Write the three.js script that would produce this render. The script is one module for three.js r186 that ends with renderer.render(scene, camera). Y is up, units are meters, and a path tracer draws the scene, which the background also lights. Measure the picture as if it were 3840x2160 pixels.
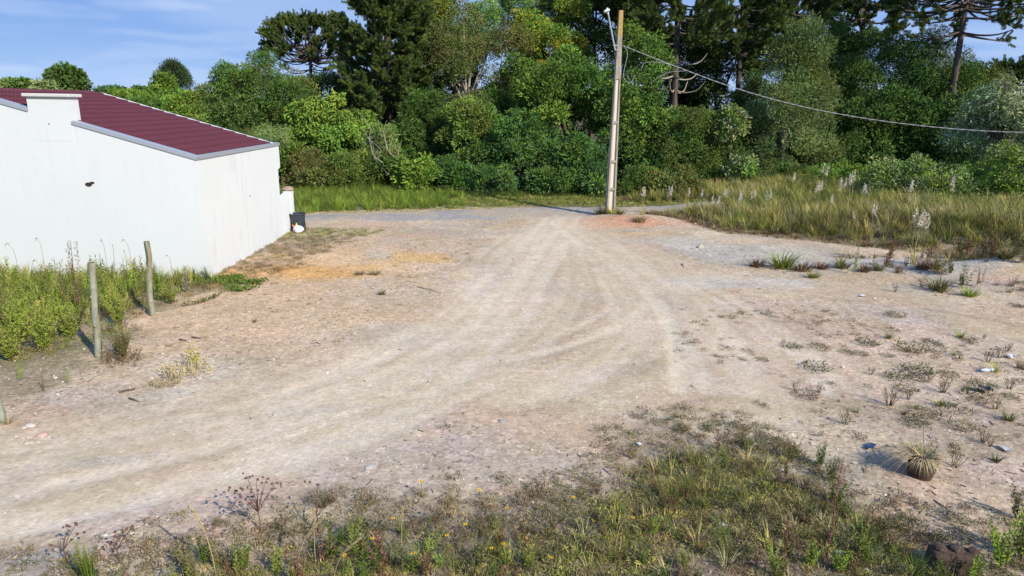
import * as THREE from 'three';
import { mergeGeometries } from 'three/addons/utils/BufferGeometryUtils.js';
import { RoundedBoxGeometry } from 'three/addons/geometries/RoundedBoxGeometry.js';

// ---------- camera, sky, sun, exposure ----------
const scene = new THREE.Scene();
const camera = new THREE.PerspectiveCamera(46, 1024 / 576, 0.1, 2000);
camera.position.set(0, 4.2, 0);
camera.rotation.order = 'YXZ';
camera.rotation.set(THREE.MathUtils.degToRad(-15.2), 0, THREE.MathUtils.degToRad(1.0));
scene.add(camera);

const renderer = new THREE.WebGLRenderer({ antialias: true });
renderer.toneMapping = THREE.LinearToneMapping;
renderer.toneMappingExposure = 1.12;
renderer.shadowMap.enabled = true;

// ---------- random numbers and noise ----------
function rng(seed) {
  let a = seed >>> 0;
  return () => { a = (a + 0x6D2B79F5) | 0; let t = Math.imul(a ^ (a >>> 15), 1 | a); t = (t + Math.imul(t ^ (t >>> 7), 61 | t)) ^ t; return ((t ^ (t >>> 14)) >>> 0) / 4294967296; };
}
const LAT = (() => { const r = rng(77), a = new Float32Array(256 * 256); for (let i = 0; i < a.length; i++) a[i] = r(); return a; })();
function vn(x, y) {                                  // value noise, period 256
  const xi = Math.floor(x), yi = Math.floor(y); let fx = x - xi, fy = y - yi;
  fx = fx * fx * (3 - 2 * fx); fy = fy * fy * (3 - 2 * fy);
  const x0 = xi & 255, x1 = (xi + 1) & 255, y0 = (yi & 255) << 8, y1 = ((yi + 1) & 255) << 8;
  const a = LAT[y0 + x0], b = LAT[y0 + x1], c = LAT[y1 + x0], d = LAT[y1 + x1];
  return a + (b - a) * fx + (c - a) * fy + (a - b - c + d) * fx * fy;
}
function fbm(x, y, o = 4) { let s = 0, w = 0.5, n = 0; for (let i = 0; i < o; i++) { s += w * vn(x, y); n += w; w *= 0.5; x = x * 2.03 + 17.3; y = y * 2.01 + 9.1; } return s / n; }
const clamp = (v, a = 0, b = 1) => v < a ? a : v > b ? b : v;
const sm = (a, b, v) => { const t = clamp((v - a) / (b - a)); return t * t * (3 - 2 * t); };
const mix = (a, b, t) => a + (b - a) * t;

// the sky: blue air, pale at the horizon, with long thin streaks of cloud
const SUN = new THREE.Vector3(0.69, 0, 0.72).normalize().multiplyScalar(Math.cos(0.6)).setY(Math.sin(0.6));
{
  const W = 2048, Hh = 1024, d = new Float32Array(W * Hh * 4);
  for (let j = 0; j < Hh; j++) {
    const el = (j / Hh - 0.5) * Math.PI;
    for (let i = 0; i < W; i++) {
      const az = (i / W) * 2 * Math.PI, e = Math.max(0, el);
      const k = 1 - Math.exp(-e * 9.5);
      let r = mix(0.44, 0.115, k), g = mix(0.63, 0.29, k), b = mix(0.94, 0.74, k);
      // cloud streaks on a flat layer seen at a slant
      const s = Math.max(0.05, Math.sin(e) + 0.06), cx = Math.cos(az) / s, cy = Math.sin(az) / s;
      const w = fbm(cx * 0.35 + 3, cy * 0.35, 3);
      let c = fbm(cx * 0.55 + w * 2.2, cy * 0.42 + w + 7, 5);
      c = sm(0.42, 0.78, c);
      const c2 = sm(0.42, 0.72, fbm(az * 8 + 40, e * 110 + 2.5 * fbm(az * 12, e * 30, 3), 5));
      const cl = clamp(c * 0.6 + c2 * 0.62 * Math.exp(-e * 3));
      r = mix(r, 0.60, cl * 0.55); g = mix(g, 0.73, cl * 0.55); b = mix(b, 0.97, cl * 0.5);
      if (el < 0) { const t = sm(0, -0.12, el); r = mix(r, 0.16, t); g = mix(g, 0.15, t); b = mix(b, 0.12, t); }
      const o = (j * W + i) * 4; d[o] = r * 0.93; d[o + 1] = g * 0.93; d[o + 2] = b * 0.93; d[o + 3] = 1;
    }
  }
  const t = new THREE.DataTexture(d, W, Hh, THREE.RGBAFormat, THREE.FloatType);
  t.mapping = THREE.EquirectangularReflectionMapping; t.magFilter = t.minFilter = THREE.LinearFilter; t.wrapS = THREE.RepeatWrapping; t.needsUpdate = true;
  scene.background = t; scene.environment = t;
}
const sun = new THREE.DirectionalLight(new THREE.Color(1.0, 0.93, 0.82), 5.0);
sun.position.copy(SUN).multiplyScalar(80).add(new THREE.Vector3(0, 0, -20)); sun.target.position.set(0, 0, -20);
sun.castShadow = true; sun.shadow.mapSize.set(4096, 4096); sun.shadow.radius = 1.2;
Object.assign(sun.shadow.camera, { left: -60, right: 60, top: 50, bottom: -50, near: 1, far: 220 });
scene.add(sun, sun.target);

// ---------- helpers ----------
const V = (x, y, z) => new THREE.Vector3(x, y, z);
const used = {};
function numbered(n) { used[n] = (used[n] ?? -1) + 1; return used[n] ? n + '_' + String(used[n]).padStart(3, '0') : n; }
function tag(o, label, category, group) { o.userData.label = label; o.userData.category = category; o.userData.kind = 'thing'; if (group) o.userData.group = group; return o; }
function thing(name, label, category, p = [0, 0, 0], turn = 0, group) {
  const g = new THREE.Group(); g.name = numbered(name); g.position.set(...p); g.rotation.y = turn; scene.add(g); return tag(g, label, category, group);
}
function part(name, geo, mat, parent = scene) {
  const m = new THREE.Mesh(geo, mat); m.name = parent === scene ? numbered(name) : name; m.castShadow = m.receiveShadow = true; parent.add(m); return m;
}
function lone(name, geo, mat, label, category, p, turn = 0, group) { const m = part(name, geo, mat); m.position.set(...p); m.rotation.y = turn; return tag(m, label, category, group); }
const ORD = ['first', 'second', 'third', 'fourth', 'fifth', 'sixth', 'seventh', 'eighth', 'ninth', 'tenth', 'eleventh', 'twelfth', 'thirteenth', 'fourteenth', 'fifteenth', 'sixteenth', 'seventeenth', 'eighteenth', 'nineteenth', 'twentieth', 'twenty first', 'twenty second', 'twenty third', 'twenty fourth', 'twenty fifth', 'twenty sixth', 'twenty seventh'];
const byX = (a) => a.map(e => ({ e, s: e[0] / -e[1] })).sort((p, q) => p.s - q.s).map(o => o.e);   // left to right as seen
const C = (r, g, b) => new THREE.Color().setRGB(r, g, b);
const MATTE = { specularIntensity: 0.2 };
const M = (r, g, b, rough = 0.85, more = {}) => new THREE.MeshPhysicalMaterial({ color: C(r, g, b), roughness: rough, metalness: 0, specularIntensity: rough > 0.7 ? 0.25 : 1, ...more });
function join(list) { return mergeGeometries(list.map(g => { const o = g.index ? g.toNonIndexed() : g; for (const k of Object.keys(o.attributes)) if (!['position', 'normal', 'uv'].includes(k)) o.deleteAttribute(k); return o; })); }
function box(w, h, d, x = 0, y = 0, z = 0, ry = 0, rx = 0, rz = 0) { const g = new THREE.BoxGeometry(w, h, d); if (rz) g.rotateZ(rz); if (rx) g.rotateX(rx); if (ry) g.rotateY(ry); return g.translate(x, y, z); }
function tube(pts, r, seg = 6, n = 12) { return new THREE.TubeGeometry(new THREE.CatmullRomCurve3(pts), n, r, seg, false); }
// a limb: tapered tube through points with a radius at each end
function limb(pts, r0, r1, seg = 7, n = 10) {
  const cv = new THREE.CatmullRomCurve3(pts), g = new THREE.TubeGeometry(cv, n, 1, seg, false), P = g.attributes.position, q = V(0, 0, 0);
  for (let i = 0; i <= n; i++) {
    cv.getPointAt(i / n, q); const r = mix(r0, r1, i / n);
    for (let j = 0; j <= seg; j++) { const k = i * (seg + 1) + j; P.setXYZ(k, q.x + (P.getX(k) - q.x) * r, q.y + (P.getY(k) - q.y) * r, q.z + (P.getZ(k) - q.z) * r); }
  }
  g.computeVertexNormals(); return g;
}
// triangles gathered one by one
class Tris {
  constructor() { this.p = []; this.u = []; }
  tri(a, b, c) { this.p.push(a.x, a.y, a.z, b.x, b.y, b.z, c.x, c.y, c.z); this.u.push(0, 0, 1, 0, 0.5, 1); }
  leaf(base, dir, side, len, wid, fold = 0.25) {        // folded diamond leaf
    const up = dir.clone().cross(side).normalize(), m = base.clone().addScaledVector(dir, len * 0.45);
    const l = m.clone().addScaledVector(side, wid / 2).addScaledVector(up, wid * fold), r = m.clone().addScaledVector(side, -wid / 2).addScaledVector(up, wid * fold);
    const t = base.clone().addScaledVector(dir, len).addScaledVector(up, -len * 0.08);
    this.tri(base, l, t); this.tri(base, t, r);
  }
  blade(base, dir, bend, len, wid, n = 3) {             // a grass blade that arches over
    const side = dir.clone().cross(bend).normalize(); let a0 = null, b0 = null;
    for (let i = 0; i <= n; i++) {
      const t = i / n, c = base.clone().addScaledVector(dir, len * t * (1 - 0.25 * t)).addScaledVector(bend, len * t * t * 0.9), w = wid * (1 - t) * 0.5;
      c.y -= len * t * t * 0.12;
      const a = c.clone().addScaledVector(side, w), b = c.clone().addScaledVector(side, -w);
      if (a0) { if (i < n) { this.tri(a0, b0, b); this.tri(a0, b, a); } else this.tri(a0, b0, c); }
      a0 = a; b0 = b;
    }
  }
  geo() { const g = new THREE.BufferGeometry(); g.setAttribute('position', new THREE.Float32BufferAttribute(this.p, 3)); g.setAttribute('uv', new THREE.Float32BufferAttribute(this.u, 2)); g.computeVertexNormals(); return g; }
}
function rdir(r, up = 0) { const z = r() * 2 - 1, a = r() * 6.2832, s = Math.sqrt(1 - z * z); return V(s * Math.cos(a), z + up, s * Math.sin(a)).normalize(); }
function perp(d, r) { const o = rdir(r); return o.cross(d).normalize(); }
function scatter(name, geo, mat, list, parent, kind) {  // list of {m, c}
  const im = new THREE.InstancedMesh(geo, mat, list.length); im.name = parent ? name : numbered(name); im.castShadow = im.receiveShadow = true;
  list.forEach((e, i) => { im.setMatrixAt(i, e.m); im.setColorAt(i, e.c); });
  (parent || scene).add(im); im.userData.kind = kind || 'stuff'; return im;
}
const tmpQ = new THREE.Quaternion(), UPV = V(0, 1, 0);
function mat4(p, dir, spin, s) {
  const q = new THREE.Quaternion().setFromUnitVectors(UPV, dir).multiply(tmpQ.setFromAxisAngle(UPV, spin));
  return new THREE.Matrix4().compose(p, q, typeof s === 'number' ? V(s, s, s) : s);
}
function tint(c, r, amt = 0.25, warm = 0.12) { const k = 1 - amt + 2 * amt * r(), w = (r() - 0.5) * 2 * warm; return C(c[0] * k * (1 + w), c[1] * k, c[2] * k * (1 - w)); }

// ---------- textures ----------
function texture(w, h, fn, srgb = true) {               // fn(u, v) -> [r, g, b] linear 0..1
  const d = new Uint8Array(w * h * 4), enc = v => srgb ? 255 * (v <= 0.0031308 ? 12.92 * v : 1.055 * Math.pow(v, 1 / 2.4) - 0.055) : 255 * v;
  for (let j = 0; j < h; j++) for (let i = 0; i < w; i++) { const c = fn((i + 0.5) / w, (j + 0.5) / h), o = (j * w + i) * 4; d[o] = clamp(enc(clamp(c[0])), 0, 255); d[o + 1] = clamp(enc(clamp(c[1])), 0, 255); d[o + 2] = clamp(enc(clamp(c[2])), 0, 255); d[o + 3] = 255; }
  const t = new THREE.DataTexture(d, w, h); t.magFilter = THREE.LinearFilter; t.minFilter = THREE.LinearMipmapLinearFilter; t.generateMipmaps = true; t.wrapS = t.wrapT = THREE.RepeatWrapping; if (srgb) t.colorSpace = THREE.SRGBColorSpace; t.needsUpdate = true; return t;
}
function tileNoise(u, v, n, seed) {                     // tileable value noise, n cells
  const x = u * n, y = v * n, xi = Math.floor(x), yi = Math.floor(y); let fx = x - xi, fy = y - yi; fx = fx * fx * (3 - 2 * fx); fy = fy * fy * (3 - 2 * fy);
  const L = (a, b) => LAT[((((b % n) + n) % n * 7 + seed * 31) & 255) * 256 + ((((a % n) + n) % n + seed * 53) & 255)];
  return mix(mix(L(xi, yi), L(xi + 1, yi), fx), mix(L(xi, yi + 1), L(xi + 1, yi + 1), fx), fy);
}
const gravelBump = texture(512, 512, (u, v) => { const a = tileNoise(u, v, 128, 1), b = tileNoise(u, v, 64, 2), c = tileNoise(u, v, 24, 3), e = tileNoise(u, v, 200, 5); const h = 0.25 * a + 0.25 * Math.pow(b, 2) + 0.3 * c + 0.2 * Math.pow(e, 3); return [h, h, h]; }, false);
const stuccoBump = texture(512, 512, (u, v) => { const h = 0.5 * tileNoise(u, v, 120, 6) + 0.3 * tileNoise(u, v, 40, 7) + 0.2 * tileNoise(u, v, 8, 8); return [h, h, h]; }, false);

// ---------- the ground ----------
// wheel tracks across the lot: [points x z, half width, strength]
const tracks = [
  [[[-9.5, -5.6], [-5.9, -6.8], [-3.6, -8.4], [-1.9, -10.2], [-0.4, -13.2], [0.6, -17], [1.1, -21], [1.9, -25.5]], 1.6, 0.6],
  [[[1.7, -24.6], [2.7, -20.8], [3.2, -17], [3.2, -13.6], [2.7, -11], [1.2, -9.4]], 1.6, 0.55],
  [[[-9.5, -5.0], [-6.50, -6.14], [-5.70, -6.74], [-4.71, -7.35], [-3.59, -8.18], [-2.30, -9.46], [-1.41, -11.02], [-0.71, -13.36], [0.01, -16.79], [0.61, -20.34], [1.26, -23.88], [1.99, -26.16], [2.94, -28.01]], 0.80, 0.7],
  [[[-9.4, -6.4], [-6.18, -7.40], [-4.65, -8.19], [-3.39, -9.13], [-2.30, -10.98], [-1.28, -13.33], [-0.87, -16.32], [-0.68, -19.10], [0.13, -22.25]], 0.42, 0.7],
  [[[-9.0, -4.6], [-5.24, -6.11], [-3.91, -6.72], [-2.38, -7.63], [-1.06, -9.09], [0.10, -10.91], [1.12, -13.75], [1.65, -16.91], [1.88, -21.07], [1.89, -24.78]], 0.5, 0.7],
  [[[1.89, -24.78], [3.03, -21.17], [3.70, -17.49], [4.01, -14.53], [4.08, -12.14], [3.95, -10.20], [3.78, -8.89]], 0.55, 0.7],
  [[[1.60, -24.75], [2.32, -20.49], [2.52, -16.56], [2.52, -13.55], [2.08, -11.81], [1.28, -10.42], [0.10, -9.28]], 0.6, 0.75],
  [[[13, -9], [9.57, -11.98], [9.69, -14.26], [9.05, -15.50], [6.93, -16.09], [5.29, -17.17], [4.21, -19.50], [2.80, -22.50]], 0.5, 0.45],
  [[[-0.36, -12.60], [-0.25, -14.91], [-0.09, -17.21], [0.24, -20.31], [1.12, -23.86]], 0.5, 0.8],
  [[[1.35, -9.93], [2.23, -11.40], [3.21, -13.32], [3.96, -15.89], [4.09, -19.49], [3.34, -22.55]], 0.5, 0.55],
].map(([p, w, k, t = 0]) => ({ pts: new THREE.CatmullRomCurve3(p.map(a => V(a[0], 0, a[1]))).getSpacedPoints(40), w, k, t }));
{ // many single wheel marks: a family bending to the left, one bending to the right, and a few that cross
  const r = rng(4242), A = [[-9.5, -5.2], [-5.7, -6.6], [-3.5, -8.2], [-1.8, -10.1], [-0.5, -13.3], [0.3, -16.8], [0.9, -20.5], [1.7, -25.6]], B = [[2.0, -25.2], [2.9, -21.2], [3.7, -17.4], [4.2, -14.4], [4.4, -11.8], [4.3, -9.6]], Cc = [[1.7, -25], [1.9, -20], [1.8, -15.5], [1.0, -12], [-0.6, -9.6], [-3.4, -7.4], [-7, -5.4]], X = [[-0.8, -10.6], [0.9, -11.4], [2.4, -13], [3.4, -15.6], [3.2, -18.6], [2.3, -21.5]];
  const fam = (P, n, s0, s1, flare) => { for (let i = 0; i < n; i++) { const o = mix(s0, s1, (i + r()) / n), ph = r() * 6; tracks.push({ pts: new THREE.CatmullRomCurve3(P.map((q, m) => { const e = flare(m / (P.length - 1)), a = P[Math.max(0, m - 1)], b = P[Math.min(P.length - 1, m + 1)], dx = b[0] - a[0], dz = b[1] - a[1], L = Math.hypot(dx, dz), f = o * e + 0.14 * Math.sin(ph + m * 1.3); return V(q[0] - dz / L * f, 0, q[1] + dx / L * f); })).getSpacedPoints(40), w: 0.10 + 0.16 * r(), k: 0.35 + 0.5 * r(), t: (r() * 4) | 0 }); } };
  fam(A, 15, -1.5, 1.3, t => 1 - 0.45 * t); fam(B, 10, -1.5, 1.4, t => 0.4 + 0.9 * t); fam(Cc, 8, -1.2, 1.2, t => 0.7 + 0.4 * t); fam(X, 6, -1.4, 1.4, t => 1);
}
const segs = [], bucket = new Map(); tracks.forEach((t, ti) => { let s = 0; for (let i = 0; i < t.pts.length - 1; i++) { const a = t.pts[i], b = t.pts[i + 1], L = a.distanceTo(b), g = [a.x, a.z, (b.x - a.x) / L, (b.z - a.z) / L, L, s, t.w, t.k, ti], R = t.w * 1.5 + 0.4; s += L; for (let cx = Math.floor(Math.min(a.x, b.x) - R); cx <= Math.max(a.x, b.x) + R; cx++) for (let cz = Math.floor(Math.min(a.z, b.z) - R); cz <= Math.max(a.z, b.z) + R; cz++) { const key = cx * 1000 + cz; if (!bucket.has(key)) bucket.set(key, []); bucket.get(key).push(g); } } });
const dust = [[0.655, 0.545, 0.385], [0.625, 0.53, 0.395], [0.605, 0.49, 0.345], [0.665, 0.57, 0.425]];
function trackAt(x, z) {                               // [how worn, how streaked, weight and colour of the dust]
  const hit = bucket.get(Math.floor(x) * 1000 + Math.floor(z)), out = [0, 0, 0, 0, 0, 0]; if (!hit) return out; const best = new Map();
  for (const g of hit) {
    const dx = x - g[0], dz = z - g[1], t = clamp(dx * g[2] + dz * g[3], 0, g[4]), ex = dx - g[2] * t, ez = dz - g[3] * t, d2 = ex * ex + ez * ez;
    if (d2 > 9) continue; const b = best.get(g[8]); if (!b || d2 < b[0]) best.set(g[8], [d2, g[5] + t, (dx * g[3] - dz * g[2]), g[6], g[7], g[8]]);
  }
  for (const b of best.values()) {
    const d = Math.sqrt(b[0]), thin = b[3] < 0.3, wob = (thin ? 0.08 : 0.35) * (vn(b[1] * 0.8, b[5] * 9) - 0.5), k = b[4] * (1 - sm(b[3] * 0.45, b[3] * 1.5 + wob, d)) * (thin ? sm(0.25, 0.6, vn(b[1] * 0.35 + b[5] * 7, b[5] * 3.3)) : 1);
    if (k <= 0) continue;
    const s = thin ? 0.75 : 0.55 * vn(b[2] * 5.5 + b[5] * 31, b[1] * 0.22 + 5) + 0.45 * vn(b[2] * 14 + b[5] * 17, b[1] * 0.45);
    out[0] = Math.max(out[0], k); out[1] = Math.max(out[1], k * s); const w = k * s, c = dust[tracks[b[5]].t]; out[2] += w; out[3] += w * c[0]; out[4] += w * c[1]; out[5] += w * c[2];
  }
  return out;
}
// the edge of the overgrown field on the right: x of the edge for a given z
const EDGE = [[-34, 4.6], [-29, 4.9], [-27.1, 5.7], [-23.6, 7.2], [-22.0, 9.9], [-20.6, 11.9], [-19.7, 13.4], [-17.5, 15.5], [-14, 17.5], [-8, 20]];
function edgeX(z) { for (let i = 0; i < EDGE.length - 1; i++) if (z <= EDGE[i + 1][0]) { const t = clamp((z - EDGE[i][0]) / (EDGE[i + 1][0] - EDGE[i][0])); return mix(EDGE[i][1], EDGE[i + 1][1], t); } return 20; }
function fieldIn(x, z) { return (x - edgeX(z)) + 0.9 * (fbm(x * 0.5, z * 0.5, 3) - 0.5); }
function height(x, z) {
  let h = 0.10 * (fbm(x * 0.16 + 4, z * 0.16 + 9, 2) - 0.5);
  const mx = (x - 4.2) / 2.2, mz = (z + 25.3) / 1.0; h += 0.24 * Math.exp(-mx * mx - mz * mz);
  h += sm(-0.4, 3.5, fieldIn(x, z)) * mix(0.1, 0.85, sm(6, 16, x)) * sm(-60, -40, z);
  const bx = (x - 14.2) / 2.2, bz = (z + 17.6) / 1.2; h += 0.55 * Math.exp(-bx * bx - bz * bz);
  return h;
}
function fine(x, z) {
  const [m, s] = trackAt(x, z);
  return height(x, z) + 0.035 * (fbm(x * 1.3, z * 1.3, 3) - 0.5) * (1 - 0.6 * m) - 0.035 * m + 0.05 * m * (0.6 - s) + 0.02 * (vn(x * 5, z * 5) - 0.5) * (1 - 0.7 * m);
}
// patches of differently coloured earth, a few of them painted soft shade: x, z, rx, rz, turn, colour, strength
const patches = [
  [-5.07, -17.99, 2.6, 2.2, 0, [0.56, 0.375, 0.205], 0.75], [-2.16, -18.98, 1.2, 2.0, 0, [0.55, 0.41, 0.29], 0.5],
  [-4.6, -14.2, 3.4, 3.6, 0, [0.56, 0.39, 0.235], 0.7], [-4.2, -10.2, 2.6, 1.2, 0.3, [0.52, 0.39, 0.26], 0.5], [5.6, -12.2, 3.0, 2.4, 0, [0.54, 0.39, 0.27], 0.6], [7.5, -9.5, 2.6, 2.0, 0, [0.50, 0.385, 0.275], 0.5],
  [-5.37, -16.83, 1.9, 0.95, 0, [0.57, 0.33, 0.125], 1.0], [-6.28, -16.26, 1.1, 0.5, 0, [0.50, 0.30, 0.15], 0.6], [-2.83, -18.51, 1.0, 0.9, 0, [0.58, 0.37, 0.16], 0.95], [-6.06, -13.61, 1.6, 1.0, 0, [0.52, 0.37, 0.23], 0.6],
  [0.27, -8.88, 0.55, 0.2, 0.3, [0.44, 0.24, 0.16], 0.6], [1.35, -9.93, 0.7, 0.4, 0.2, [0.47, 0.31, 0.21], 0.45], [2.48, -9.38, 0.9, 0.5, 0, [0.50, 0.34, 0.23], 0.5], [-0.87, -16.32, 0.8, 1.4, 0, [0.52, 0.40, 0.34], 0.6],
  [3.90, -24.47, 2.0, 0.75, 0, [0.50, 0.27, 0.16], 0.95], [2.68, -23.86, 1.2, 0.5, 0, [0.52, 0.32, 0.19], 0.8], [4.46, -22.80, 1.6, 0.32, 0, [0.52, 0.36, 0.19], 0.7], [6.29, -24.80, 1.3, 0.6, 0, [0.50, 0.32, 0.22], 0.6],
  [7.21, -19.74, 2.4, 1.5, 0, [0.45, 0.415, 0.345], 0.8], [9.63, -18.64, 2.2, 0.9, 0, [0.45, 0.42, 0.36], 0.75], [5.48, -21.39, 1.5, 1.5, 0, [0.49, 0.44, 0.35], 0.65], [11.52, -18.07, 1.8, 1.0, 0, [0.46, 0.43, 0.38], 0.7], [5.56, -16.38, 2.4, 0.5, 0, [0.48, 0.45, 0.39], 0.6],
  [-2.42, -11.97, 1.4, 0.7, 0, [0.45, 0.385, 0.29], 0.45], [-2.59, -14.76, 1.3, 1.2, 0, [0.46, 0.38, 0.27], 0.5], [-1.28, -16.50, 0.3, 0.6, 0.2, [0.60, 0.46, 0.26], 0.7], [-3.84, -18.85, 0.45, 0.9, 0.5, [0.42, 0.37, 0.30], 0.5],
  [-4.68, -7.31, 0.6, 0.13, 0.2, [0.30, 0.27, 0.25], 0.7], [-5.18, -7.19, 0.5, 0.1, 0.2, [0.33, 0.29, 0.25], 0.5], [-2.90, -8.69, 0.7, 0.16, 0.3, [0.34, 0.29, 0.24], 0.6], [-4.49, -5.49, 0.6, 0.22, 0.1, [0.22, 0.20, 0.20], 0.75], [-4.55, -5.27, 0.7, 0.3, 0.1, [0.24, 0.21, 0.20], 0.6],
  [-6.85, -19.41, 1.2, 0.8, 0.4, [0.28, 0.21, 0.16], 0.75], [-7.00, -17.37, 0.9, 0.5, 0.4, [0.30, 0.22, 0.17], 0.65], [-6.13, -20.99, 1.1, 0.6, 0, [0.33, 0.27, 0.20], 0.6], [-6.90, -22.31, 1.0, 0.5, 0, [0.24, 0.24, 0.11], 0.55],
  [-5.00, -10.13, 1.0, 0.5, -0.3, [0.55, 0.48, 0.36], 0.55], [-4.97, -9.28, 0.7, 0.25, 0.4, [0.58, 0.51, 0.39], 0.6], [-0.99, -7.58, 1.2, 0.35, 0.2, [0.36, 0.31, 0.27], 0.5], [0.09, -7.24, 1.6, 0.6, 0.2, [0.40, 0.33, 0.24], 0.55], [-2.84, -6.47, 1.4, 0.3, 0.2, [0.42, 0.32, 0.26], 0.5], [-3.79, -6.08, 1.0, 0.3, 0.2, [0.42, 0.34, 0.28], 0.6],
  [1.90, -7.99, 0.9, 0.5, 0, [0.24, 0.20, 0.14], 0.6], [2.67, -7.14, 1.4, 0.9, 0, [0.22, 0.18, 0.12], 0.75], [0.50, -6.07, 3.2, 0.7, 0, [0.27, 0.22, 0.14], 0.8], [1.63, -5.66, 3.5, 0.8, 0, [0.22, 0.17, 0.12], 0.85], [5.95, -8.72, 1.6, 0.8, 0, [0.34, 0.26, 0.19], 0.55], [5.66, -7.42, 1.4, 0.6, 0, [0.40, 0.31, 0.24], 0.5],  // upper weed rim and lower right patches paint soft shade; others are weed litter
  [8.52, -12.14, 1.2, 1.2, 0, [0.45, 0.36, 0.27], 0.5], [5.98, -12.71, 1.4, 1.0, 0, [0.47, 0.34, 0.24], 0.55], [8.18, -13.88, 1.6, 0.8, 0, [0.42, 0.36, 0.30], 0.5], [5.17, -14.29, 1.0, 0.7, 0, [0.47, 0.39, 0.30], 0.4],
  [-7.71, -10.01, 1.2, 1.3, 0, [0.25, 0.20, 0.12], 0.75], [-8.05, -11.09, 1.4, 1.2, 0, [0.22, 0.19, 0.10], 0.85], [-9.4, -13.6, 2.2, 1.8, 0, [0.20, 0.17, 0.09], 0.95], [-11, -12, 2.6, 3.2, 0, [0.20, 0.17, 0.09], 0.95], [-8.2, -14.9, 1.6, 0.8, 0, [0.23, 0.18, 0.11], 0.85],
];
const LOT = { x0: -18, x1: 20, z0: -30.6, z1: -3.4, cut: -13.4 };
const NX = 476, NZ = 340, coarse = new Float32Array((NX + 1) * (NZ + 1) * 4);
for (let j = 0; j <= NZ; j++) for (let i = 0; i <= NX; i++) {
  const x = mix(LOT.x0, LOT.x1, i / NX), z = mix(LOT.z0, LOT.z1, j / NZ);
  const n = fbm(x * 0.4, z * 0.4, 4), n2 = fbm(x * 1.1 + 30, z * 1.1, 3), wx = x + 1.2 * n, wz = z + 1.2 * n2, h1 = sm(0.4, 0.68, fbm(wx * 0.55 + 8, wz * 0.55, 4)), h2 = sm(0.45, 0.7, fbm(wx * 0.9 + 60, wz * 0.9 + 4, 4)), h3 = sm(0.52, 0.74, fbm(wx * 0.7 + 120, wz * 1.1, 4));
  let c = [0, 1, 2].map(k => mix(mix(mix([0.470, 0.350, 0.220][k], [0.540, 0.430, 0.290][k], h1), [0.510, 0.355, 0.236][k], 0.75 * h2), [0.415, 0.353, 0.278][k], 0.55 * h3));
  c = c.map((v, k) => v * (0.86 + 0.28 * n) * (k === 2 ? 0.92 + 0.16 * n2 : 1) * (k === 0 ? 0.97 + 0.06 * n2 : 1));
  for (const p of patches) {
    const dx = x - p[0], dz = z - p[1], cs = Math.cos(p[4]), sn = Math.sin(p[4]), a = (dx * cs - dz * sn) / p[2], b = (dx * sn + dz * cs) / p[3], q = a * a + b * b; if (q > 5) continue;
    const e = Math.sqrt(q) + 1.1 * (fbm(x * 1.6 + p[0], z * 1.6, 4) - 0.5), k = p[6] * (1 - sm(0.45, 1.35, e)); if (k > 0) for (let h = 0; h < 3; h++) c[h] = mix(c[h], p[5][h] * (0.8 + 0.4 * n2), k);
  }
  const [m, s, tw, tr, tg, tb] = trackAt(x, z), k = clamp(m * (0.18 + 1.5 * s) - 0.05) * 0.95 * (0.72 + 0.56 * n2); if (tw > 0) { const pale = [tr / tw, tg / tw, tb / tw]; for (let h = 0; h < 3; h++) c[h] = mix(c[h], pale[h], clamp(k)); }
  const dk = clamp(m * (0.46 - s) * 1.8); c = c.map((v, h) => v * (1 - dk * [0.16, 0.2, 0.24][h]));
  const fi = fieldIn(x, z); if (fi > -0.8) { const t = sm(-0.6, 0.6, fi) * (x > 12.2 && fi < 1.2 ? 0.4 : 1); for (let h = 0; h < 3; h++) c[h] = mix(c[h], [0.21, 0.165, 0.10][h], t); }
  if (z < -27.5) { const t = sm(-27.6, -29.2, z + 0.3 * n - (x < -4 ? 1.5 : 0)); for (let h = 0; h < 3; h++) c[h] = mix(c[h], [0.13, 0.13, 0.05][h], t); }
  const o = (j * (NX + 1) + i) * 4; coarse[o] = c[0]; coarse[o + 1] = c[1]; coarse[o + 2] = c[2]; coarse[o + 3] = m;
}
// tread marks of tyres pressed into the damp soil at the right: parallel lines
const tread = [[[10.6, -9.6], [10.2, -11.2], [9.4, -12.6], [8.4, -13.6], [7.4, -14.1]], [[11.6, -10.6], [11.0, -12.2], [10.0, -13.5], [8.8, -14.4], [7.2, -15.0]], [[8.6, -11.4], [8.2, -12.4], [7.6, -13.0]]].map(q => new THREE.CatmullRomCurve3(q.map(a => V(a[0], 0, a[1]))).getSpacedPoints(26));
function treadAt(x, z) {
  let k = 1; for (const q of tread) { let bd = 1, lat = 0, al = 0; for (let i = 0; i < q.length - 1; i++) { const a = q[i], b = q[i + 1], L = a.distanceTo(b), ux = (b.x - a.x) / L, uz = (b.z - a.z) / L, dx = x - a.x, dz = z - a.z, t = clamp(dx * ux + dz * uz, 0, L), d = Math.hypot(dx - ux * t, dz - uz * t); if (d < bd) { bd = d; lat = dx * uz - dz * ux; al = i * L + t; } }
    if (bd < 0.17) { const g = 0.5 + 0.5 * Math.cos(lat * 6.283 / 0.055), w = (1 - sm(0.1, 0.17, bd)) * sm(0.3, 0.6, vn(al * 1.2, q[0].x * 7)); k *= 1 - 0.34 * w * g; } }
  return k;
}
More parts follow.
